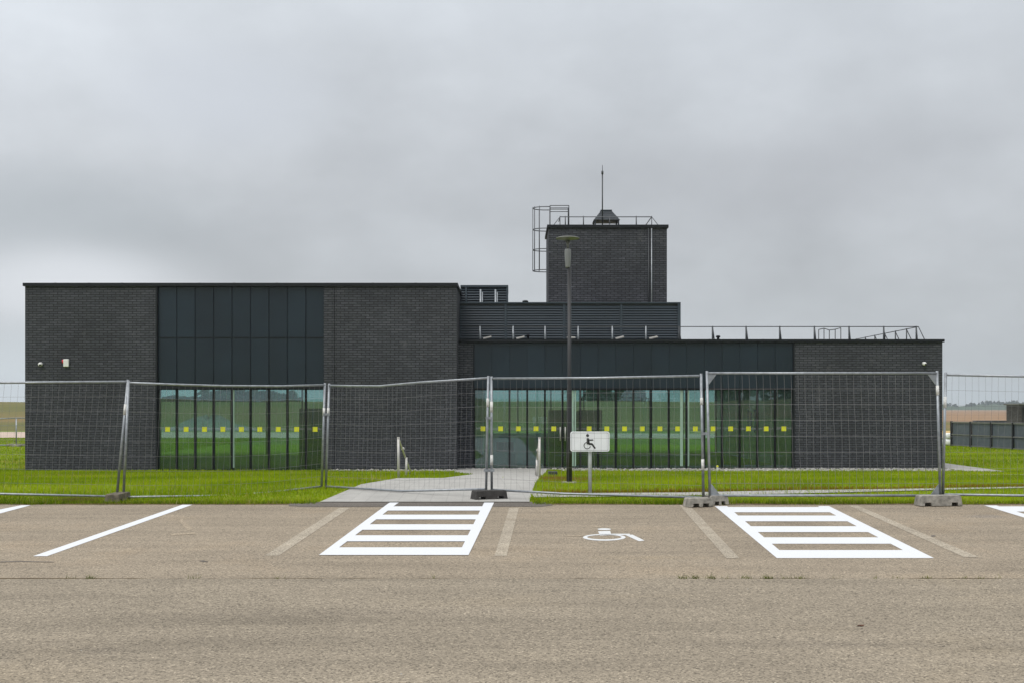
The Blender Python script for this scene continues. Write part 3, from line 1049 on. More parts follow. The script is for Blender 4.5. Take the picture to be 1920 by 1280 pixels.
m.box(R1 - 0.1, R2 + 0.1, YR + 0.45, YR + 4.4, 3.0, 3.1)
m.box(R1 - 0.1, R2 + 0.1, YR + 6.4, YR + 13.6, 3.0, 3.1)
m.build('room_ceiling', M['room'], B)
for pa, pb in ((1072.5, 1076), (1077.5, 1080.3), (1276, 1281), (1287.5, 1293)):
    MB().box(PX(pa, YR), PX(pb, YR), YR + 0.078, YR + 0.09, zr(873), zr(731)).build('glazing_strip', M['palestrip'], B)
m = MB()
m.box(PX(1030, 37.0), PX(1064, 37.0), 37.0, 38.4, -0.02, PZ(768, 37))
m.box(PX(1088, 37.0), PX(1129, 37.0), 37.0, 38.4, -0.02, PZ(768, 37))
m.box(PX(1064, 37.0), PX(1088, 37.0), 37.3, 38.3, -0.02, PZ(770, 37))
m.build('partition', M['roomdark'], B)

# louvred plant screen on the roof
YS = 37.0
sx0, sx1, sz1 = A3 + 0.002, PX(1275, YS), PZ(567, YS)


def louvre_front(m, x0, x1, y, z0, z1, pitch):
    n = int((z1 - z0) / pitch)
    for i in range(n):
        z = z0 + (i + 0.5) * pitch
        m.obox(((x0 + x1) / 2, y + 0.03, z), x1 - x0, 0.07, 0.012, math.radians(54))


def louvre_side(m, x, y0, y1, z0, z1, pitch, s):
    n = int((z1 - z0) / pitch)
    for i in range(n):
        z = z0 + (i + 0.5) * pitch
        m.obox((x + s * 0.03, (y0 + y1) / 2, z), 0.07, y1 - y0, 0.012, 0, math.radians(54) * -s)


SCR = MB()
SCR.box(sx0, sx1, YS + 0.08, YS + 0.1, 3.9, sz1 - 0.03)
SCR.box(sx1 - 0.1, sx1 - 0.08, YS + 0.1, YS + 7.5, 3.9, sz1 - 0.03)
SCR = SCR.build('plant_screen', M['hood'], B)
m = MB()
louvre_front(m, sx0, sx1 - 0.06, YS, 4.0, sz1 - 0.05, 0.082)
louvre_side(m, sx1, YS + 0.06, YS + 7.5, 4.0, sz1 - 0.05, 0.082, -1)
m.build('louvre', M['louvre'], SCR)
m = MB()
for px in (948, 1058, 1165):
    m.box(PX(px, YS) - 0.035, PX(px, YS) + 0.035, YS + 0.0, YS + 0.07, 3.9, sz1 - 0.045)
m.box(sx1 - 0.07, sx1 + 0.02, YS - 0.02, YS + 0.06, 3.9, sz1 - 0.045)
m.box(sx0, sx1 + 0.02, YS - 0.03, YS + 0.12, sz1 - 0.04, sz1)
m.box(sx1 - 0.12, sx1 + 0.02, YS + 0.12, YS + 7.5, sz1 - 0.04, sz1)
m.build('screen_frame', M['louvre'], SCR)
YB = 37.6
bz1 = PZ(535, YB)
BX = MB()
BX.box(A3 + 0.002, PX(951, YB), YB + 0.08, YB + 2.2, 3.9, bz1 - 0.05)
BX = BX.build('plant_box', M['coping'], B)
m = MB()
louvre_front(m, A3 + 0.002, PX(951, YB), YB, 5.2, bz1 - 0.08, 0.085)
m.build('louvre', M['louvre'], BX)
m = MB()
m.box(A3 + 0.002, PX(953, YB), YB - 0.03, YB + 2.22, bz1 - 0.07, bz1)
m.box(PX(951, YB) - 0.03, PX(953, YB), YB - 0.02, YB + 0.06, 5.1, bz1 - 0.07)
m.box(PX(874, YB) - 0.03, PX(874, YB) + 0.03, YB - 0.02, YB + 0.06, 5.1, bz1 - 0.07)
m.build('screen_frame', M['louvre'], BX)
m = MB()
for px in (901, 929):
    for d in (0, 3.2):
        a = P(px + d, 567, 37.35)
        m.tube([(a.x, 37.35 + d * 0.05, 4.0), (a.x, 37.35 + d * 0.05, PZ(543 if d == 0 else 547, 37.35))], 0.03 if d == 0 else 0.02)
m.build('roof_ladder', M['galv'], B)

# tower
YT = 38.6
t0, t1, tz = PX(1028.5, YT), PX(1250.5, YT), PZ(422, YT)
T = MB()
T.box(t0, t1, YT, YT + 2.6, 3.9, tz - 0.1)
T = T.build('tower', M['brick'], B)
MB().box(t0 - 0.05, t1 + 0.05, YT - 0.06, YT + 2.66, tz - 0.1, tz).build('coping', M['coping'], T)
for px in (1216, 1221.5):
    MB().tube([(PX(px, YT), YT - 0.04, 4.0), (PX(px, YT), YT - 0.04, tz - 0.12)], 0.022).build('pipe', M['ramp'] if px < 1218 else M['galv'], T)
YH = 39.8
hx = PX(1136, YH)
hz0, hz1 = PZ(416, YH), PZ(397, YH)
HD = MB()
nl = 6
for i in range(nl):
    f0, f1 = i / nl, (i + 1) / nl
    za, zb = hz0 + (hz1 - hz0) * f0, hz0 + (hz1 - hz0) * f1 - 0.012
    ra, rb = 0.46 - 0.27 * f0, 0.46 - 0.27 * f1 - 0.004
    vs = [(hx + sx * r, YH + sy * r, z) for r, z in ((ra, za), (rb, zb)) for sx, sy in ((-1, -1), (1, -1), (1, 1), (-1, 1))]
    HD.add(vs, [(0, 1, 5, 4), (1, 2, 6, 5), (2, 3, 7, 6), (3, 0, 4, 7), (3, 2, 1, 0), (4, 5, 6, 7)])
HD.box(hx - 0.2, hx + 0.2, YH - 0.2, YH + 0.2, hz1 - 0.012, hz1 + 0.03)
for sx in (-1, 1):
    for sy in (-1, 1):
        HD.obox((hx + sx * 0.41, YH + sy * 0.41, (hz0 + tz) / 2), 0.05, 0.05, hz0 - tz + 0.02)
HD.build('vent_hood', M['hood'], T)
mx_ = PX(1129.5, YH - 0.5)
m = MB()
m.tube([(mx_, YH - 0.5, tz), (mx_, YH - 0.5, PZ(325, YH - 0.5))], 0.022)
m.tube([(mx_, YH - 0.5, PZ(327, YH - 0.5)), (mx_, YH - 0.5, PZ(321, YH - 0.5))], 0.038)
m.tube([(mx_, YH - 0.5, PZ(321, YH - 0.5)), (mx_, YH - 0.5, PZ(310, YH - 0.5))], 0.010)
m.build('lightning_rod', M['ramp'], T)
yr_ = 39.1
RZ = PZ(407, yr_)
RL = MB()
RL.tube([(PX(1050, yr_), yr_, RZ), (PX(1222, yr_), yr_, RZ)], 0.016)
RL.tube([(PX(1222, yr_), yr_, RZ), (PX(1222, yr_), yr_ + 1.9, RZ)], 0.016)
RL.tube([(PX(1050, yr_), yr_, RZ), (PX(1050, yr_), yr_ + 1.0, RZ)], 0.016)
RL = RL.build('tower_railing', M['cage'], T)
for px in (1050, 1060, 1094, 1143, 1193, 1222):
    m = MB()
    m.tube([(PX(px, yr_), yr_, tz), (PX(px, yr_), yr_, RZ + 0.03)], 0.02 if px in (1060, 1094, 1193) else 0.014)
    if px in (1050, 1222):
        s = -1 if px == 1050 else 1
        m.tube([(PX(px, yr_), yr_, RZ), (PX(px, yr_) + s * 0.28, yr_, tz)], 0.012)
    m.build('post', M['cage'], RL)
# caged ladder on the tower's side
YC = 41.55
cx0 = PX(999, YC)
xl_ = PX(1031, YC)
LD = MB()
for yy in (YC - 0.25, YC + 0.25):
    LD.tube([(xl_, yy, 5.5), (xl_, yy, PZ(388, YC)), (PX(1066, YC), yy, PZ(388, YC)), (PX(1066, YC), yy, tz)], 0.022)
    LD.tube([(xl_, yy, PZ(395, YC)), (PX(1066, YC), yy, PZ(395, YC))], 0.014)
for i in range(12):
    LD.tube([(xl_, YC - 0.25, 5.7 + i * 0.28), (xl_, YC + 0.25, 5.7 + i * 0.28)], 0.012)
LD = LD.build('ladder', M['cage'], T)
R_ = xl_ - cx0


def hoop_pts(z):
    pts = [(xl_, YC - 0.36, z)]
    for k in range(13):
        a = -PI / 2 + PI * k / 12
        pts.append((xl_ - 0.15 - (R_ - 0.15) * math.cos(a), YC + 0.36 * math.sin(a), z))
    return pts + [(xl_, YC + 0.36, z)]


for py in (391, 431, 469, 508):
    MB().tube(hoop_pts(PZ(py, YC)), 0.018, 6).build('hoop', M['cage'], LD)
m = MB()
for k in (2, 4, 6, 8, 10):
    a = -PI / 2 + PI * k / 12
    x_, y_ = xl_ - 0.15 - (R_ - 0.15) * math.cos(a), YC + 0.36 * math.sin(a)
    m.tube([(x_, y_, PZ(509, YC)), (x_, y_, PZ(389, YC))], 0.013, 6)
m.build('cage_bar', M['cage'], LD)

# roof railing of the low wing
YG = 36.65
gz = PZ(612.5, YG)
RR = MB()
RR.tube([(-1.6, YG, gz), (PX(1722, YG), YG, gz)], 0.014)
RR.tube([(PX(1722, YG), YG, gz), (PX(1722, YG), 49, gz)], 0.014)
RR.tube([(PX(1722, YG), YG, gz), (PX(1740, YG), YG, 3.95)], 0.014)
RR = RR.build('roof_railing', M['ramp'], B)
for i, px in enumerate((900, 962, 1022, 1084, 1148, 1211, 1273, 1336, 1399, 1462, 1527, 1592, 1657, 1718)):
    m = MB()
    xx = PX(px, YG)
    dark = px > 1270  # posts with sky behind get darker metal, silhouette shade put into colour
    m.tube([(xx, YG, 3.9), (xx, YG, gz + 0.02)], 0.026)
    m.tube([(xx, YG, gz - 0.02), (xx + (0.13 if dark else 0.05), YG + 0.2, 3.9)], 0.02)
    po = m.build('post', M['ramp'] if dark else M['galv'], RR)
    if px in (900, 962, 1060, 1148, 1211, 1022):
        MB().obox((xx + (0.24 if px != 1022 else 0.85), YG - 0.05, 4.245), 0.27, 0.2, 0.03, 0.2, -0.22 if px != 1022 else 0.0, 0).build('counterweight', M['steel'], po)
for i in range(11):
    yy = YG + 1.1 * (i + 1)
    m = MB()
    xx = PX(1722, YG)
    m.tube([(xx, yy, 3.9), (xx, yy, gz + 0.02)], 0.022)
    m.tube([(xx, yy, gz - 0.02), (xx + 0.32, yy, 3.92)], 0.016)
    m.build('post', M['ramp'], RR)
YQ = 44.5
m = MB()
qs = [(1535, 618), (1545, 615.5), (1555, 619), (1566, 617.5), (1576.5, 614.5)]
for a in qs:
    p = P(*a, YQ)
    m.tube([p, (p.x, YQ, 3.9)], 0.018)
for a, b in zip(qs, qs[1:]):
    m.tube([P(*a, YQ), P(*b, YQ)], 0.016)
m.build('roof_ladder', M['ramp'], B)
for px, py, yy, r in ((990, 628, 36.88, 0.055), (1346.5, 630, 38.0, 0.075), (985, 564.5, 37.5, 0.1)):
    p = P(px, py, yy)
    MB().lathe(p.x, yy, [(r * 0.6, 3.9), (r * 0.6, p.z - r * 0.6), (r, p.z - r * 0.6), (r, p.z), (r * 0.5, p.z + 0.02)], 14).build('vent_pipe', M['coping'], B)

# fixtures on the walls
def camera_thing(px, py, Yw, label):
    p = P(px, py, Yw)
    t = thing('security_camera', (p.x, Yw, p.z), label, 'camera')
    MB().lathe(0, 0, [(0.055, 0), (0.055, 0.02), (0.05, 0.03)], 18).build('mount', M['white'], t)
    mo = t.children[0]
    mo.matrix_parent_inverse = Matrix.Identity(4)
    mo.rotation_euler = (PI / 2, 0, 0)
    m = MB()
    prof = [(0.062 * math.sin(a), 0.062 * math.cos(a)) for a in np.linspace(PI * 0.98, 0.02, 10)]
    m.lathe(0, 0, prof, 18)
    b_ = m.build('housing', M['white'], t)
    b_.matrix_parent_inverse = Matrix.Identity(4)
    b_.location = (0.0, -0.07, -0.01)
    ln = MB().lathe(0, 0, [(0.03, 0), (0.03, 0.03), (0.012, 0.036)], 16).build('lens', M['black'], b_)
    ln.matrix_parent_inverse = Matrix.Identity(4)
    ln.location = (0.015, -0.045, -0.02)
    ln.rotation_euler = (PI / 2 + 0.3, 0, 0.3)
    return t


camera_thing(77, 682, YL, 'small white security camera on the brick wall left of the alarm box')
camera_thing(1732, 681, YR, 'small white security camera high on the brick wall at the right end')
p = P(125, 680, YL)
t = thing('alarm_box', (p.x, YL, p.z), 'white alarm box with red side light on the dark brick wall', 'alarm')
MB().box(p.x - 0.085, p.x + 0.085, YL - 0.075, YL - 0.001, p.z - 0.12, p.z + 0.12).build('housing', M['white'], t, bevel=0.02)
MB().tube([(p.x - 0.10, YL - 0.04, p.z - 0.01), (p.x - 0.10, YL - 0.04, p.z + 0.10)], 0.032, 12).build('lens', M['red'], t)

# things inside, seen through the glass
t = thing('reception_desk', (PX(975, 38.6), 38.6, 0), 'white reception desk behind the entrance glazing', 'desk')
MB().box(PX(916, 38.6), PX(1029, 38.6), 38.6, 39.3, -0.02, 1.02).build('front_panel', M['counter'], t)
MB().box(PX(913, 38.6), PX(1032, 38.6), 38.55, 39.4, 1.02, 1.08).build('worktop', M['counter'], t)
MB().box(PX(931, 38.5), PX(963, 38.5), 38.52, 38.58, PZ(846, 38.5), PZ(828, 38.5)).build('recess_panel', M['roomdark'], t)
t = MB().lathe(PX(959, 37.8), 37.8, [(0.12, -0.02), (0.15, 0.45), (0.15, 0.47), (0.13, 0.47), (0.10, 0.02)], 20).build('waste_bin', M['signgrey'])
tag(t, 'grey round bin in front of the white reception desk', 'bin')
for px, col, lab in ((1405, 'blue', 'blue hanging banner behind the glazing, left of the two'), (1417, 'blue', 'darker blue hanging banner behind the glazing, right of the two'), (1361, 'white', 'white hanging banner behind the glazing')):
    yy = 38.0
    p = P(px, 765, yy)
    t = thing('banner', (p.x, yy, 0), lab, 'banner', None)
    m = MB()
    m.tube([(p.x, yy, -0.02), (p.x, yy, 2.05)], 0.014)
    m.lathe(p.x, yy, [(0.16, -0.02), (0.16, 0.01), (0.03, 0.04)], 16)
    m.build('pole', M['steel'], t)
    m = MB()
    n = 9
    vs = []
    for k in range(n):
        xx = p.x - 0.085 + 0.17 * k / (n - 1)
        yk = yy - 0.03 + 0.03 * math.sin(k * 1.6)
        vs += [(xx, yk, 1.95 - 0.02 * k), (xx + 0.02, yk, 1.10 + 0.03 * k)]
    m.add(vs, [(2 * k, 2 * k + 1, 2 * k + 3, 2 * k + 2) for k in range(n - 1)], True)
    m.add([(a, b + 0.006, c) for a, b, c in vs], [(2 * k + 2, 2 * k + 3, 2 * k + 1, 2 * k) for k in range(n - 1)], True)
    m.build('cloth', M[col], t)

# ------------------------------------------------------------------ street lamp
YP = 22.0
lx, lz = PX(1067.5, YP), g(22)
t = thing('street_lamp', (lx, YP, lz), 'tall dark street lamp with a flat disc reflector on the lawn', 'street lamp')
zb = PZ(502, YP)
MB().lathe(lx, YP, [(0.056, lz), (0.056, lz + 0.9), (0.051, lz + 0.95), (0.049, 2.3), (0.037, 2.36), (0.036, zb)], 20).build('pole', M['lamp_pole'], t)
MB().lathe(lx, YP, [(0.15, lz - 0.05), (0.15, lz + 0.035), (0.14, lz + 0.045), (0.06, lz + 0.045)], 20).build('footing', M['concrete'], t)
MB().lathe(lx - 0.03, YP, [(0.043, zb), (0.047, zb + 0.02), (0.062, PZ(480, YP)), (0.062, PZ(470, YP)), (0.05, PZ(467, YP)), (0.02, PZ(466, YP))], 20).build('lamp_body', M['lamp_body'], t)
m = MB()
m.lathe(lx - 0.03, YP, [(0.022, PZ(467, YP)), (0.020, PZ(461, YP)), (0.05, PZ(452, YP))], 16)
m.build('neck', M['lamp_grey'], t)
zd = PZ(449, YP)
MB().lathe(lx - 0.03, YP, [(0.05, zd - 0.02), (0.19, zd + 0.005), (0.232, zd + 0.012), (0.235, zd + 0.022), (0.2, zd + 0.038), (0.1, zd + 0.052), (0.02, zd + 0.056)], 36).build('disc', M['lamp_grey'], t)

# ------------------------------------------------------------------ disabled parking sign
YI = 19.0
ix, iz = PX(1106, YI), PZ(826.8, YI)
t = thing('parking_sign', (ix, YI, g(YI)), 'white wheelchair parking sign on a short grey post in the grass', 'sign')
u = YI / F / 4.5725      # metres per trace unit


def rrect(w, h, r, n=6):
    pts = []
    for cx, cz, a0 in ((w - r, h - r, 0), (-w + r, h - r, PI / 2), (-w + r, -h + r, PI), (w - r, -h + r, 1.5 * PI)):
        pts += [(cx + r * math.cos(a0 + PI / 2 * k / n), cz + r * math.sin(a0 + PI / 2 * k / n)) for k in range(n + 1)]
    return pts


sh = lambda pts: [(ix + a, iz + b) for a, b in pts]
MB().plate(sh(rrect(168 * u, 86 * u, 20 * u)), YI - 0.03, YI + 0.01).build('plate', M['signwhite'], t, bevel=0.003)
pl = t.children[0]
o_, i_ = rrect(158 * u, 76 * u, 12 * u), rrect(155 * u, 73 * u, 10 * u)
m = MB()
for k in range(len(o_)):
    k2 = (k + 1) % len(o_)
    m.plate(sh([o_[k], o_[k2], i_[k2], i_[k]]), YI - 0.0325, YI - 0.031)
m.build('border', M['signgrey'], pl)
tr = lambda pts: [(ix + (a - 483) * u, iz - (b - 213) * u) for a, b in pts]
m = MB()
f_, b_ = YI - 0.0335, YI - 0.031
m.plate(tr(ell(462, 161, 12.5, 12.5, n=24)), f_, b_)
m.plate(tr([(454, 186), (468, 183), (477, 190), (481, 226), (476, 238), (455, 236)]), f_, b_)
m.plate(tr([(478, 195), (510, 194), (511, 204), (480, 206)]), f_ - 0.0006, b_)
m.plate(tr([(474, 224), (500, 226), (508, 232), (502, 243), (472, 241)]), f_ - 0.0012, b_)
m.plate(tr([(492, 234), (507, 230), (534, 270), (520, 275)]), f_ - 0.0018, b_)
for k in range(30):
    a, b = 0.2 + 5.0 * k / 30, 0.2 + 5.0 * (k + 1) / 30
    q = [(459 + r * math.cos(s), 247 + r * math.sin(s)) for r, s in ((30, a), (30, b), (24.5, b), (24.5, a))]
    m.plate(tr(q), f_ - 0.0024, b_)
m.build('pictogram', M['black'], pl)
MB().tube([(ix + 0.005, YI + 0.035, g(YI) - 0.05), (ix + 0.005, YI + 0.035, iz + 0.17)], 0.031, 16).build('post', M['signpole'], t)
m = MB()
for zz in (iz + 0.1, iz - 0.1):
    m.box(ix - 0.05, ix + 0.06, YI + 0.011, YI + 0.072, zz - 0.015, zz + 0.015)
m.build('clamp', M['galv'], t)


# ------------------------------------------------------------------ handrails
def handrail(near, far, end, label, top_px, Yn, Yf, Ye):
    a = P(near, top_px, Yn)
    gnd = g(Yn)
    f0 = PX(far, Yf)
    t = thing('handrail', (a.x, Yn, gnd), label, 'handrail')
    MB().tube([(a.x, Yn, gnd - 0.05), (a.x, Yn, a.z + 0.02)], 0.029, 14).build('post', M['steel'], t)
    e = P(end[0], end[1], Ye)
    fr = (Yf - Yn) / (Ye - Yn)
    zf = a.z + (e.z - a.z) * fr
    MB().tube([(f0, Yf, g(Yf) - 0.05), (f0, Yf, zf - 0.02)], 0.026, 14).build('post', M['steel'], t)
    m = MB()
    m.tube([(a.x, Yn - 0.03, a.z), (a.x, Yn, a.z), (e.x, Ye, e.z), (e.x, Ye + 0.06, e.z - 0.10)], 0.021, 12)
    m.build('rail', M['steel'], t)
    m = MB()
    q = f0 * 0.55 + a.x * 0.45
    yq = Yf * 0.55 + Yn * 0.45
    zq = zf * 0.55 + a.z * 0.45
    m.lathe(q, yq, [(0.02, zq - 0.05), (0.042, zq - 0.03), (0.042, zq), (0.02, zq + 0.03)], 12)
    m.build('bracket', M['steel'], t)
    return t


handrail(747, 762, (768.5, 880), 'steel handrail at the path beside the brick wall and grass', 820, 26.1, 27.5, 28.6)
handrail(1011.5, 1006.5, (1004.5, 884), 'steel handrail at the path beside the lamp post lawn', 820, 26.3, 28.0, 29.2)

# ------------------------------------------------------------------ site fence
FG = 'temporary mesh fence panels along the car park'


def panel(TL, TR, BL, BR, label, mids=(), bmids=(), labels=(), gusset=False, group=FG, tr=0.019, wr=0.0014):
    tl, t_r, bl, br = (P(*q) for q in (TL, TR, BL, BR))
    t = thing('mesh_fence', (bl + br) / 2, label, 'mesh fence', group)
    up = 0.035
    for a, b, nm in ((bl, tl, 0), (br, t_r, 1)):
        MB().tube([a - (b - a).normalized() * 0.06, b + (b - a).normalized() * up], 0.0205, 12).build('post', M['galv'], t)
    posts = [c for c in t.children]

    def rail_pts(a, b, ms):
        # ms: (fraction, sag in metres)
        pts = [a.copy()]
        for fr, sg in ms:
            q = a.lerp(b, fr)
            q.z -= sg
            pts.append(q)
        return pts + [b.copy()]

    def along(pts, frs, s):
        for i in range(len(frs) - 1):
            if s <= frs[i + 1] + 1e-9:
                return pts[i].lerp(pts[i + 1], (s - frs[i]) / (frs[i + 1] - frs[i]))
        return pts[-1]

    tp, bp = rail_pts(tl, t_r, mids), rail_pts(bl, br, bmids)
    tf, bf = [0] + [m_[0] for m_ in mids] + [1], [0] + [m_[0] for m_ in bmids] + [1]
    MB().tube(tp, tr, 10).build('top_rail', M['galv'], t)
    MB().tube(bp, tr, 10).build('bottom_rail', M['galv'], t)
    ln = (t_r - tl).length
    n = int(ln / 0.104)
    m = MB()
    sd = random.uniform(0, 50)

    def pt(s, v):
        a = along(tp, tf, s)
        b = along(bp, bf, s)
        q = a.lerp(b, v)
        env = math.sin(PI * v) * (0.5 + 0.5 * math.sin(PI * s))
        q.y += 0.05 * env * noise.noise((s * 3, v * 2, sd))
        q.x += 0.016 * env * noise.noise((s * 14, v * 5, sd + 9))
        q.z += 0.010 * env * noise.noise((s * 4, v * 6, sd + 5))
        return q
    hs = [0.128, 0.255, 0.385, 0.515, 0.645, 0.775, 0.90]
    for i in range(1, n):
        s = i / n
        kink = [pt(s, v) for v in [0.0] + hs + [1.0]]
        for j in range(1, len(kink) - 1):
            kink[j].x += random.gauss(0, 0.004)
        m.tube(kink, wr, 4, cap=False)
    for v in hs:
        m.tube([pt(i / 24, v) for i in range(25)], wr * 1.15, 4, cap=False)
    m.build('wire_mesh', M['wire'], t)
    for side, y0, y1 in labels:
        a, b = (bl, tl) if side == 0 else (br, t_r)
        Y = (TL if side == 0 else TR)[2]
        f0, f1 = [(PZ(yy, Y) - a.z) / (b.z - a.z) for yy in (y1, y0)]
        MB().tube([a.lerp(b, f0), a.lerp(b, f1)], 0.0235, 12).build('label_sleeve', M['sticker'], posts[side])
    if gusset:
        for c_, sx, sz in ((tl, 1, -1), (t_r, -1, -1), (bl, 1, 1), (br, -1, 1)):
            c2 = c_ + Vector((sx * 0.01, 0, sz * 0.01))
            m = MB()
            m.plate([(c2.x, c2.z), (c2.x + sx * 0.14, c2.z), (c2.x + sx * 0.02, c2.z + sz * 0.16), (c2.x, c2.z + sz * 0.16)], c2.y - 0.006, c2.y + 0.006)
            m.build('gusset', M['galv'], t)
    return t


panel((-160, 718, 17.5), (239.5, 715, 17.75), (-172, 921, 17.5), (219, 930, 17.7), 'leaning mesh fence panel in front of the brick wall with the alarm box',
      labels=((1, 757, 777),))
panel((241, 717, 17.75), (609, 721, 20.0), (231.5, 931, 17.7), (603, 911, 20.0), 'mesh fence panel in front of the small window group',
      mids=((0.22, 0.02), (0.45, 0.035), (0.75, 0.03)), bmids=((0.5, 0.07), (0.7, 0.06)), labels=((1, 764, 778),))
panel((617, 722, 20.0), (915.5, 708, 18.0), (611, 911, 20.0), (911.5, 916, 18.05), 'mesh fence panel with a sagging top rail across the entrance path',
      mids=((0.15, 0.026), (0.34, 0.052), (0.6, 0.02)), bmids=((0.5, 0.055),), labels=((0, 764, 778), (1, 746, 762)))
panel((921.5, 709, 17.98), (1314.5, 704, 17.0), (922, 917, 18.0), (1319, 932, 17.0), 'mesh fence panel standing in front of the wheelchair sign',
      mids=((0.5, 0.012),), bmids=((0.35, 0.02),), labels=((0, 752, 772), (0, 852, 871), (1, 745, 758), (1, 860, 880)))
panel((1325.5, 699, 16.93), (1757, 699, 17.0), (1331, 928, 16.93), (1763, 928, 17.0), 'straight mesh fence panel with corner gussets before the end brick wall',
      labels=((1, 722, 740),), gusset=True, wr=0.0019)
panel((1773, 702, 17.05), (2204, 711, 17.3), (1768, 926, 17.05), (2204, 932, 17.3), 'mesh fence panel in front of the open field on the right',
      labels=((0, 743, 764),))
# couplers between panels
cp = MB()
for (px, py, Y) in ((236, 770, 17.7), (613, 782, 19.97), (917, 783, 17.97), (1321, 760, 16.95)):
    pass


def coupler(px, py, Y, wd, label):
    p = P(px, py, Y)
    m = MB()
    m.box(p.x - wd / 2, p.x + wd / 2, p.y - 0.035, p.y - 0.024, p.z - 0.02, p.z + 0.02)
    m.tube([(p.x, p.y - 0.05, p.z), (p.x, p.y + 0.03, p.z)], 0.009)
    m.box(p.x - wd / 2, p.x + wd / 2, p.y + 0.024, p.y + 0.035, p.z - 0.02, p.z + 0.02)
    o = m.build('fence_coupler', M['galv'])
    return tag(o, label, 'coupler', group='couplers clamping the fence posts')


coupler(916.5, 783, 17.99, 0.10, 'small metal clamp joining the fence posts above the dark foot, upper one')
coupler(917, 881, 18.0, 0.17, 'flat metal clamp joining the fence posts above the dark foot, lower one')
coupler(612, 776, 20.0, 0.11, 'small metal clamp joining the fence posts without a visible foot')
coupler(1321, 812, 16.96, 0.10, 'small metal clamp joining fence posts above the paired grey feet')


def block(cx, cy, Lx, Wy, Hh, rz, material, label):
    z = g(cy)
    t_ = 0.022
    prof = [(-Lx / 2, 0), (-Lx / 2 + 0.07, 0), (-Lx / 2 + 0.075, 0.05), (-Lx / 2 + 0.17, 0.05), (-Lx / 2 + 0.175, 0),
            (Lx / 2 - 0.175, 0), (Lx / 2 - 0.17, 0.05), (Lx / 2 - 0.075, 0.05), (Lx / 2 - 0.07, 0), (Lx / 2, 0), (Lx / 2 - t_, Hh - 0.01), (Lx / 2 - t_ - 0.015, Hh),
            (-Lx / 2 + t_ + 0.015, Hh), (-Lx / 2 + t_, Hh - 0.01)]
    n = len(prof)
    vs = []
    for s in (-1, 1):
        for a, b in prof:
            wy = Wy / 2 - t_ * 0.6 * (b / Hh)
            vs.append((a + 0.006 * noise.noise((a * 9, b * 9, s * 3 + cx)), s * wy, b))
    R = Matrix.Translation((cx, cy, z + 0.012)) @ Matrix.Rotation(rz, 4, 'Z')
    vs = [R @ Vector(v) for v in vs]
    fs = [tuple(range(n)), tuple(reversed(range(n, 2 * n)))] + [((i + 1) % n, i, n + i, n + (i + 1) % n) for i in range(n)]
    m = MB()
    m.add(vs, fs)
    o = m.build('concrete_block', material, bevel=0.006)
    return tag(o, label, 'fence foot', group='concrete feet of the fence')


block(PX(221, 17.55), 17.55, 0.62, 0.23, 0.125, PI / 2 + 0.04, M['oldconcrete'], 'small brownish concrete fence foot half in the grass, leftmost')
block(PX(917, 17.85), 17.85, 0.56, 0.24, 0.145, 0.42, M['darkblock'], 'dark concrete fence foot standing on the paved path')
block(PX(1309, 16.72), 16.72, 0.40, 0.24, 0.13, 0.25, M['concrete'], 'grey concrete fence foot with notch, front one of the pair')
block(PX(1342, 17.05), 17.0, 0.32, 0.24, 0.14, 0.35, M['concrete'], 'grey concrete fence foot behind the front one of the pair')
block(PX(1760, 16.83), 16.85, 0.66, 0.24, 0.155, 0.10, M['concrete'], 'long grey concrete fence foot at the lawn edge near the building end')

# ------------------------------------------------------------------ far things
# mesh fence panel far at the left
panel((-60, 786, 57), (30, 783, 57), (-60, 833, 57), (30, 834, 57), 'distant mesh fence panel on the grass cut off by the picture edge', group='distant mesh fence panels', tr=0.03)
panel((31, 783, 57), (126, 783, 57.5), (31, 834, 57), (126, 834, 57.5), 'distant mesh fence panel on the grass half hidden by the brick wall', group='distant mesh fence panels', tr=0.03)
o = block(PX(30, 57), 57, 0.9, 0.3, 0.13, 0, M['concrete'], 'distant concrete fence foot on the grass beyond the left brick wall')

# dark slatted metal fence on the right
a = Vector((22.52, 57.4, 0))
d = Vector((0.92, -6.1, 0)).normalized()
t = thing('slatted_fence', a, 'dark grey slatted metal fence on the lawn in front of the small brick hut', 'fence')
ftop, flow, fmid = 1.27, 0.0, 0.62
npost = 9
sp = 1.78
for i in range(npost):
    q = a + d * (sp * i)
    m = MB()
    m.obox((q.x, q.y, (ftop + 0.0) / 2 + 0.01), 0.09, 0.09, ftop + 0.04, 0, 0, math.atan2(d.y, d.x))
    m.build('post', M['coping'], t)
m = MB()
ang = math.atan2(d.y, d.x)
for i in range(npost - 1):
    q = a + d * (sp * (i + 0.5))
    for z, hh in ((ftop - 0.03, 0.06), (fmid, 0.05), (0.08, 0.05)):
        m.obox((q.x, q.y, z), sp - 0.09, 0.05, hh, 0, 0, ang)
m.build('rail', M['lamp_grey'], t)
m = MB()
for i in range(npost - 1):
    for k in range(26):
        q = a + d * (sp * i + 0.06 + (sp - 0.12) * (k + 0.5) / 26)
        m.obox((q.x + 0.04, q.y, ftop / 2 + 0.03), 0.055, 0.015, ftop - 0.1, 0, 0, ang)
m.build('slat', M['siding'], t)

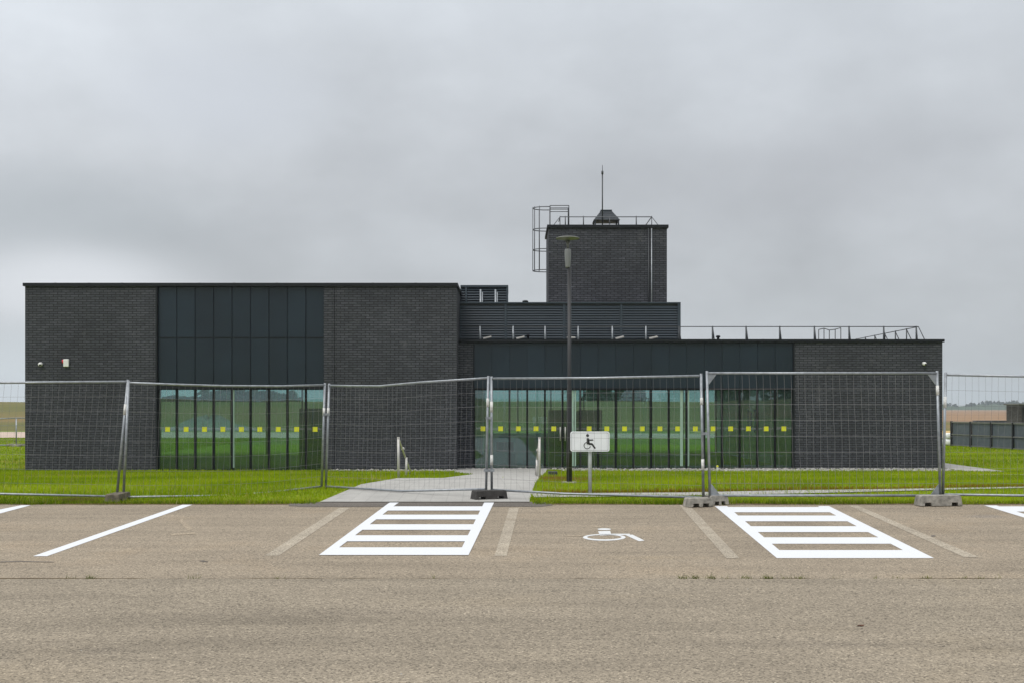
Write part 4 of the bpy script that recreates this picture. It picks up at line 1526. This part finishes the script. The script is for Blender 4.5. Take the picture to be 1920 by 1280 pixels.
# small brick hut
YU = 63.0
ux = PX(1912, YU)
uz = PZ(758.5, YU)
t = thing('brick_hut', (ux + 3, YU + 2, 0), 'small flat roofed brick hut behind the slatted fence', 'hut')
m = MB()
m.box(ux, ux + 0.14, YU, YU + 0.3, -0.05, uz)
m.box(ux, ux + 0.3, YU + 0.3, YU + 1.7, -0.05, uz)
m.box(ux + 2.4, ux + 6.5, YU, YU + 0.3, -0.05, uz)
m.box(ux + 0.3, ux + 6.5, YU + 1.4, YU + 1.7, -0.05, uz)
m.box(ux + 6.2, ux + 6.5, YU + 0.3, YU + 1.4, -0.05, uz)
m.build('wall', M['hut'], t)
MB().box(ux - 0.12, ux + 6.6, YU - 0.12, YU + 1.8, uz, uz + 0.09).build('roof', M['lamp_grey'], t)
MB().box(ux + 0.14, ux + 2.4, YU + 0.15, YU + 0.22, -0.05, uz).build('door', M['roomdark'], t)
# low dark wall beyond the fence
YW = 72.0
o = MB().box(PX(1829, YW), PX(1990, YW), YW, YW + 0.5, -0.1, PZ(787.5, YW)).build('boundary_wall', M['ramp'], bevel=0.02)
tag(o, 'low dark wall seen just above the slatted fence', 'wall')
# white bags by the end of the slatted fence
for k, (px, wz, hh, lab) in enumerate(((1779, 0.34, 0.33, 'lower white bulk bag at the end of the slatted fence'), (1780.5, 0.28, 0.3, 'upper white bulk bag stacked at the end of the slatted fence'))):
    yb = 58.3
    zb0 = 0.02 + 0.34 * k
    m = MB()
    bm = bmesh.new()
    bmesh.ops.create_icosphere(bm, subdivisions=3, radius=1)
    for v in bm.verts:
        c = v.co.copy()
        for ax in range(3):
            c[ax] = math.copysign(abs(c[ax]) ** 0.6, c[ax])
        c *= 1 + 0.12 * noise.noise(v.co * 2.5 + Vector((k * 7, 0, 0)))
        v.co = c
    m.add([(PX(px, yb) + v.co.x * wz / 1.1, yb + v.co.y * 0.3, zb0 + hh / 2 + v.co.z * hh / 1.9) for v in bm.verts], [[v.index for v in f.verts] for f in bm.faces], True)
    bm.free()
    tag(m.build('bulk_bag', M['bag']), lab, 'bag', group='white bags by the slatted fence')
# small things in the grass by the front
p = P(1345, 877, 34.6)
t = thing('marker_post', (p.x, 34.6, 0), 'tiny white capped marker post in the pebbles before the glazing', 'marker post')
MB().lathe(p.x, 34.6, [(0.035, -0.03), (0.035, 0.12), (0.028, 0.13)], 12).build('post', M['white'], t)
MB().lathe(p.x, 34.6, [(0.04, 0.13), (0.04, 0.16), (0.02, 0.185)], 12).build('cap', M['yellow'], t)
zz = g(28.6)
xx = PX(1036, 28.6)
o = MB().box(xx - 0.12, xx + 0.12, 28.5, 28.7, zz - 0.02, zz + 0.13).build('ground_box', M['ramp'], bevel=0.012)
tag(o, 'small dark ground box beside the path left of the lamp post', 'box')


lp = lot(1613, 1175)
m = MB()
m.add([(lp[0] + a, lp[1] + b, g(lp[1]) + 0.009 + c) for a, b, c in ((-0.03, 0, 0.002), (-0.01, 0.014, 0.007), (0.02, 0.012, 0.004), (0.035, 0, 0.012), (0.018, -0.012, 0.003), (-0.012, -0.012, 0.008))]
      + [(lp[0], lp[1], g(lp[1]) + 0.009)], [(0, 1, 2, 3, 4, 5), (1, 0, 6), (3, 2, 6), (5, 4, 6)])
tag(m.build('fallen_leaf', simple('dry_leaf', (0.10, 0.04, 0.02), 0.9)), 'small dry brown leaf lying on the coarse asphalt', 'leaf')


# trees: far wood beyond the field, and the trees mirrored in the glass
def wood(name, spots, label, leaf=1.0, per=140):
    m = MB()
    for (x0, y0, z0, w_, h_) in spots:
        n = per
        m.tube([(x0, y0, z0), (x0, y0, z0 + h_ * 0.6)], w_ * 0.05, 5, cap=False)
        for k in range(n):
            v = random.random() ** 0.8
            rad = w_ * 0.5 * (math.sin(PI * min(1, 0.18 + 0.82 * v)) ** 0.7) * (0.8 + 0.4 * noise.noise((x0, k * 0.3, 0)))
            a_ = random.uniform(0, 2 * PI)
            rr = rad * math.sqrt(random.random())
            c = Vector((x0 + rr * math.cos(a_), y0 + rr * math.sin(a_), z0 + h_ * (0.12 + 0.88 * v)))
            s = leaf * random.uniform(0.5, 1.3)
            ax = Vector((random.gauss(0, 1), random.gauss(0, 1), random.gauss(0, 1))).normalized()
            b1 = ax.orthogonal().normalized() * s
            b2 = ax.cross(b1).normalized() * s
            m.add([c - b1, c + b2 * 0.6, c + b1, c - b2 * 0.6], [(0, 1, 2, 3)])
    return tag(m.build(name, M['leaf']), label, 'wood', 'stuff')


spots = []
for k in range(170):
    xx = random.uniform(440, 820)
    yy = random.uniform(1390, 1480)
    px = 960 + F * xx / yy
    h_ = 8.0 + 3.6 * math.exp(-((px - 1858) / 26) ** 2) + 3.2 * math.exp(-((px - 1900) / 14) ** 2) + 2.4 * sm((px - 1900) / 60) + 1.2 * noise.noise((px * 0.09, 0, 0)) + random.uniform(-1.2, 1.0)
    spots.append((xx, yy, 0, random.uniform(6, 11), h_))
def ridge_h(px):
    return 1.3 * (4.5 + 3.0 * math.exp(-((px - 1858) / 26) ** 2) + 3.2 * math.exp(-((px - 1900) / 14) ** 2) + 2.4 * sm((px - 1900) / 60))


m = MB()
nx_ = 120
vs = []
for j, (yy, fz) in enumerate(((1360, 0.0), (1385, 0.75), (1420, 1.0), (1500, 0.9), (1600, 0.0))):
    for i in range(nx_ + 1):
        xx = 380 + 520 * i / nx_
        vs.append((xx, yy, -0.2 + fz * (ridge_h(960 + F * xx / yy) * 0.85 + 0.6 * noise.noise((xx * 0.15, yy, 0)))))
m.add(vs, [(j * (nx_ + 1) + i, j * (nx_ + 1) + i + 1, (j + 1) * (nx_ + 1) + i + 1, (j + 1) * (nx_ + 1) + i) for j in range(4) for i in range(nx_)], True)
tag(fix_up(m.build('hill', M['leaf'])), 'low wooded ridge on the horizon beyond the brown field', 'hill', 'structure')
wood('treeline', spots, 'blue grey wooded ridge on the horizon beyond the brown field', 1.1, 110)
spots = []
for k in range(60):
    xx = random.uniform(-66, -41)
    spots.append((xx, 205 + random.uniform(-9, 9), 2.6, random.uniform(3, 6), random.uniform(0.7, 1.4) if xx < -52 else random.uniform(1.3, 2.5)))
for k in range(50):
    spots.append((random.uniform(-54, -43), 200 + random.uniform(-6, 6), 2.4, random.uniform(3, 6), random.uniform(1.6, 2.9)))
for k in range(14):
    spots.append((random.uniform(13, 22), 205 + random.uniform(-8, 8), 2.6, random.uniform(3, 6), random.uniform(2.0, 3.6)))
wood('treeline', spots, 'dark tree row on the rise beyond the building, seen through the glazing', 0.6, 120)
spots = []
for k in range(12):
    spots.append((random.uniform(15, 27), -205 + random.uniform(-8, 8), 3.0, random.uniform(5, 8), random.uniform(3.5, 5)))
for k in range(18):
    spots.append((random.uniform(40, 75), -205 + random.uniform(-8, 8), 3.0, random.uniform(5, 9), random.uniform(3.5, 5.5)))
wood('treeline', spots, 'dark tree row behind the car park, mirrored in the windows', 0.7, 120)
# gravel heap mirrored in the small window group
m = MB()
nr, na = 10, 40
cx, cy = -26.5, 98.0
vs = []
for i in range(nr + 1):
    for k in range(na):
        a_ = 2 * PI * k / na
        r = i / nr
        hh = 1.6 * (0.5 + 0.5 * math.cos(PI * r)) ** 0.9 * (0.85 + (0.3 if i else 0.0) * noise.noise((math.cos(a_) * 2, math.sin(a_) * 2, r * 3)))
        vs.append((cx + 5.2 * r * math.cos(a_), cy + 3.0 * r * math.sin(a_), g(cy) - 0.1 + hh * 0.95))
m.add(vs, [(i * na + k, i * na + (k + 1) % na, (i + 1) * na + (k + 1) % na, (i + 1) * na + k) for i in range(nr) for k in range(na)], True)
tag(m.build('gravel_heap', M['gravelpile']), 'grey gravel heap beyond the building, seen through the small window group', 'heap')

# ------------------------------------------------------------------ haze
HZ_TOP = 32.0
m, nt, b = mat('haze_air')
nt.nodes.remove(b)
pv = N(nt, 'ShaderNodeVolumePrincipled')
pv.inputs['Color'].default_value = (0.80, 0.88, 0.96, 1)
pv.inputs['Density'].default_value = 0.00028
pv.inputs['Anisotropy'].default_value = 0.0
L(nt, pv.outputs[0], nt.nodes['Material Output'].inputs['Volume'])
HAZE = True
if HAZE:
    hz = MB().box(-900, 1600, -700, 1700, -2.0, HZ_TOP).build('haze', m)
    tag(hz, 'thin pale haze over the fields', 'haze', 'stuff')

# ------------------------------------------------------------------ sky and light
SUN_EL, SUN_AZ = math.radians(52), math.radians(215)     # azimuth clockwise from +Y
wd = bpy.data.worlds.new('World')
SC.world = wd
wd.use_nodes = True
nt = wd.node_tree
for n in list(nt.nodes):
    nt.nodes.remove(n)
out = N(nt, 'ShaderNodeOutputWorld')
bg = N(nt, 'ShaderNodeBackground')
L(nt, bg.outputs[0], out.inputs['Surface'])
tc = N(nt, 'ShaderNodeTexCoord')
sep = N(nt, 'ShaderNodeSeparateXYZ')
L(nt, tc.outputs['Generated'], sep.inputs[0])
X_, Y_, Z_ = sep.outputs
zc = math_node(nt, 'MAXIMUM', Z_, 0.0)
den = math_node(nt, 'ADD', zc, 0.35)
cv = N(nt, 'ShaderNodeCombineXYZ')
L(nt, math_node(nt, 'DIVIDE', X_, den), cv.inputs[0])
L(nt, math_node(nt, 'DIVIDE', Y_, den), cv.inputs[1])
cv.inputs[2].default_value = 3.7
n1 = noise_tex(nt, cv.outputs[0], 1.3, 5, 0.5)
mp = N(nt, 'ShaderNodeMapping')
mp.inputs['Scale'].default_value = (2.6, 2.6, 4.6)
mp.inputs['Location'].default_value = (1.3, 0.2, 0.4)
L(nt, tc.outputs['Generated'], mp.inputs['Vector'])
n2 = noise_tex(nt, mp.outputs[0], 1.0, 6, 0.5)
# layered cloud: tone by height above the horizon, then broken up by the two noises
ht = math_node(nt, 'ADD', zc, math_node(nt, 'MULTIPLY', math_node(nt, 'SUBTRACT', n2, 0.5), 0.10))
tone = ramp(nt, ht, [(0.0, (0.55, 0.605, 0.63)), (0.045, (0.555, 0.59, 0.62)), (0.11, (0.58, 0.61, 0.64)), (0.19, (0.615, 0.645, 0.68)), (0.27, (0.635, 0.67, 0.71)),
                     (0.36, (0.63, 0.67, 0.715)), (0.6, (1.15, 1.18, 1.22)), (1.0, (1.9, 1.92, 1.95))])
tone = mix(nt, tone, ramp(nt, n1, [(0.30, 0.885), (0.5, 1.0), (0.7, 1.10)]), 1.0, 'MULTIPLY')
tone = mix(nt, tone, ramp(nt, n2, [(0.32, 0.91), (0.5, 1.0), (0.68, 1.09)]), 1.0, 'MULTIPLY')
mp3 = N(nt, 'ShaderNodeMapping')
mp3.inputs['Scale'].default_value = (7, 7, 12)
L(nt, tc.outputs['Generated'], mp3.inputs['Vector'])
n3 = noise_tex(nt, mp3.outputs[0], 1.0, 6, 0.55)
tone = mix(nt, tone, ramp(nt, n3, [(0.30, 0.93), (0.5, 1.0), (0.70, 1.07)]), 1.0, 'MULTIPLY')
# brighter towards -X
lr = N(nt, 'ShaderNodeMapRange')
lr.inputs[1].default_value, lr.inputs[2].default_value, lr.inputs[3].default_value, lr.inputs[4].default_value = -0.5, 0.5, 1.09, 0.90
L(nt, X_, lr.inputs[0])
tone = mix(nt, tone, lr.outputs[0], 1.0, 'MULTIPLY')


def blob(px, py, rad, sx=1.0):
    d = Vector(((px - 960) / F, 1.0, (H0 - py) / F)).normalized()
    sb = N(nt, 'ShaderNodeVectorMath', operation='SUBTRACT')
    L(nt, tc.outputs['Generated'], sb.inputs[0])
    sb.inputs[1].default_value = d
    ml = N(nt, 'ShaderNodeVectorMath', operation='MULTIPLY')
    L(nt, sb.outputs[0], ml.inputs[0])
    ml.inputs[1].default_value = (1 / sx, 1 / sx, 1)
    le = N(nt, 'ShaderNodeVectorMath', operation='LENGTH')
    L(nt, ml.outputs[0], le.inputs[0])
    dd = math_node(nt, 'ADD', le.outputs['Value'], math_node(nt, 'MULTIPLY', math_node(nt, 'SUBTRACT', n2, 0.5), rad * 0.9))
    r = N(nt, 'ShaderNodeMapRange', interpolation_type='SMOOTHERSTEP')
    r.inputs[1].default_value, r.inputs[2].default_value, r.inputs[3].default_value, r.inputs[4].default_value = rad, 0.0, 0.0, 1.0
    L(nt, dd, r.inputs[0])
    return r.outputs[0]


tone = mix(nt, tone, (0.42, 0.46, 0.49), math_node(nt, 'MULTIPLY', blob(60, 400, 0.075, 3.0), 0.5))
tone = mix(nt, tone, (0.76, 0.79, 0.83), math_node(nt, 'MULTIPLY', blob(130, 540, 0.055, 2.8), 0.98))
tone = mix(nt, tone, (0.70, 0.76, 0.80), math_node(nt, 'MULTIPLY', blob(10, 720, 0.07, 1.6), 0.7))
tone = mix(nt, tone, (0.66, 0.70, 0.76), math_node(nt, 'MULTIPLY', blob(390, 170, 0.07, 2.2), 0.7))
tone = mix(nt, tone, (0.42, 0.43, 0.46), math_node(nt, 'MULTIPLY', blob(1500, 330, 0.08, 3.0), 0.28))
sky = N(nt, 'ShaderNodeTexSky', sky_type='NISHITA', sun_disc=False)
sky.sun_elevation = SUN_EL
sky.sun_rotation = SUN_AZ
sky.air_density = 1.0
sky.dust_density = 3.0
skyc = mix(nt, sky.outputs[0], (0.1, 0.1, 0.1), 1.0, 'MULTIPLY')
fin = mix(nt, tone, skyc, 0.05)
L(nt, fin, bg.inputs['Color'])
bg.inputs['Strength'].default_value = 1.0

sl = bpy.data.lights.new('sun', 'SUN')
sl.energy = 1.3
sl.angle = math.radians(28)
sl.color = (1.0, 0.96, 0.9)
so = bpy.data.objects.new('sun', sl)
COL.objects.link(so)
dirv = Vector((math.sin(SUN_AZ) * math.cos(SUN_EL), math.cos(SUN_AZ) * math.cos(SUN_EL), math.sin(SUN_EL)))
so.rotation_euler = dirv.to_track_quat('Z', 'Y').to_euler()
so.location = (0, 0, 20)

# ------------------------------------------------------------------ camera
cam = bpy.data.cameras.new('camera')
co = bpy.data.objects.new('camera', cam)
COL.objects.link(co)
co.location = (0, 0, EYE)
co.rotation_euler = (PI / 2, 0, 0)
cam.sensor_width = 36
cam.lens = 36 * F / 1920
cam.shift_y = (H0 - 640) / 1920
cam.clip_start = 0.1
cam.clip_end = 12000
SC.camera = co

SC.view_settings.view_transform = 'Standard'
SC.view_settings.look = 'None'
SC.view_settings.exposure = 0.0
SC.view_settings.gamma = 1.0
SC.render.engine = 'CYCLES'
SC.cycles.max_bounces = 8
SC.cycles.transparent_max_bounces = 12
SC.cycles.use_denoising = True
SC.cycles.volume_bounces = 0
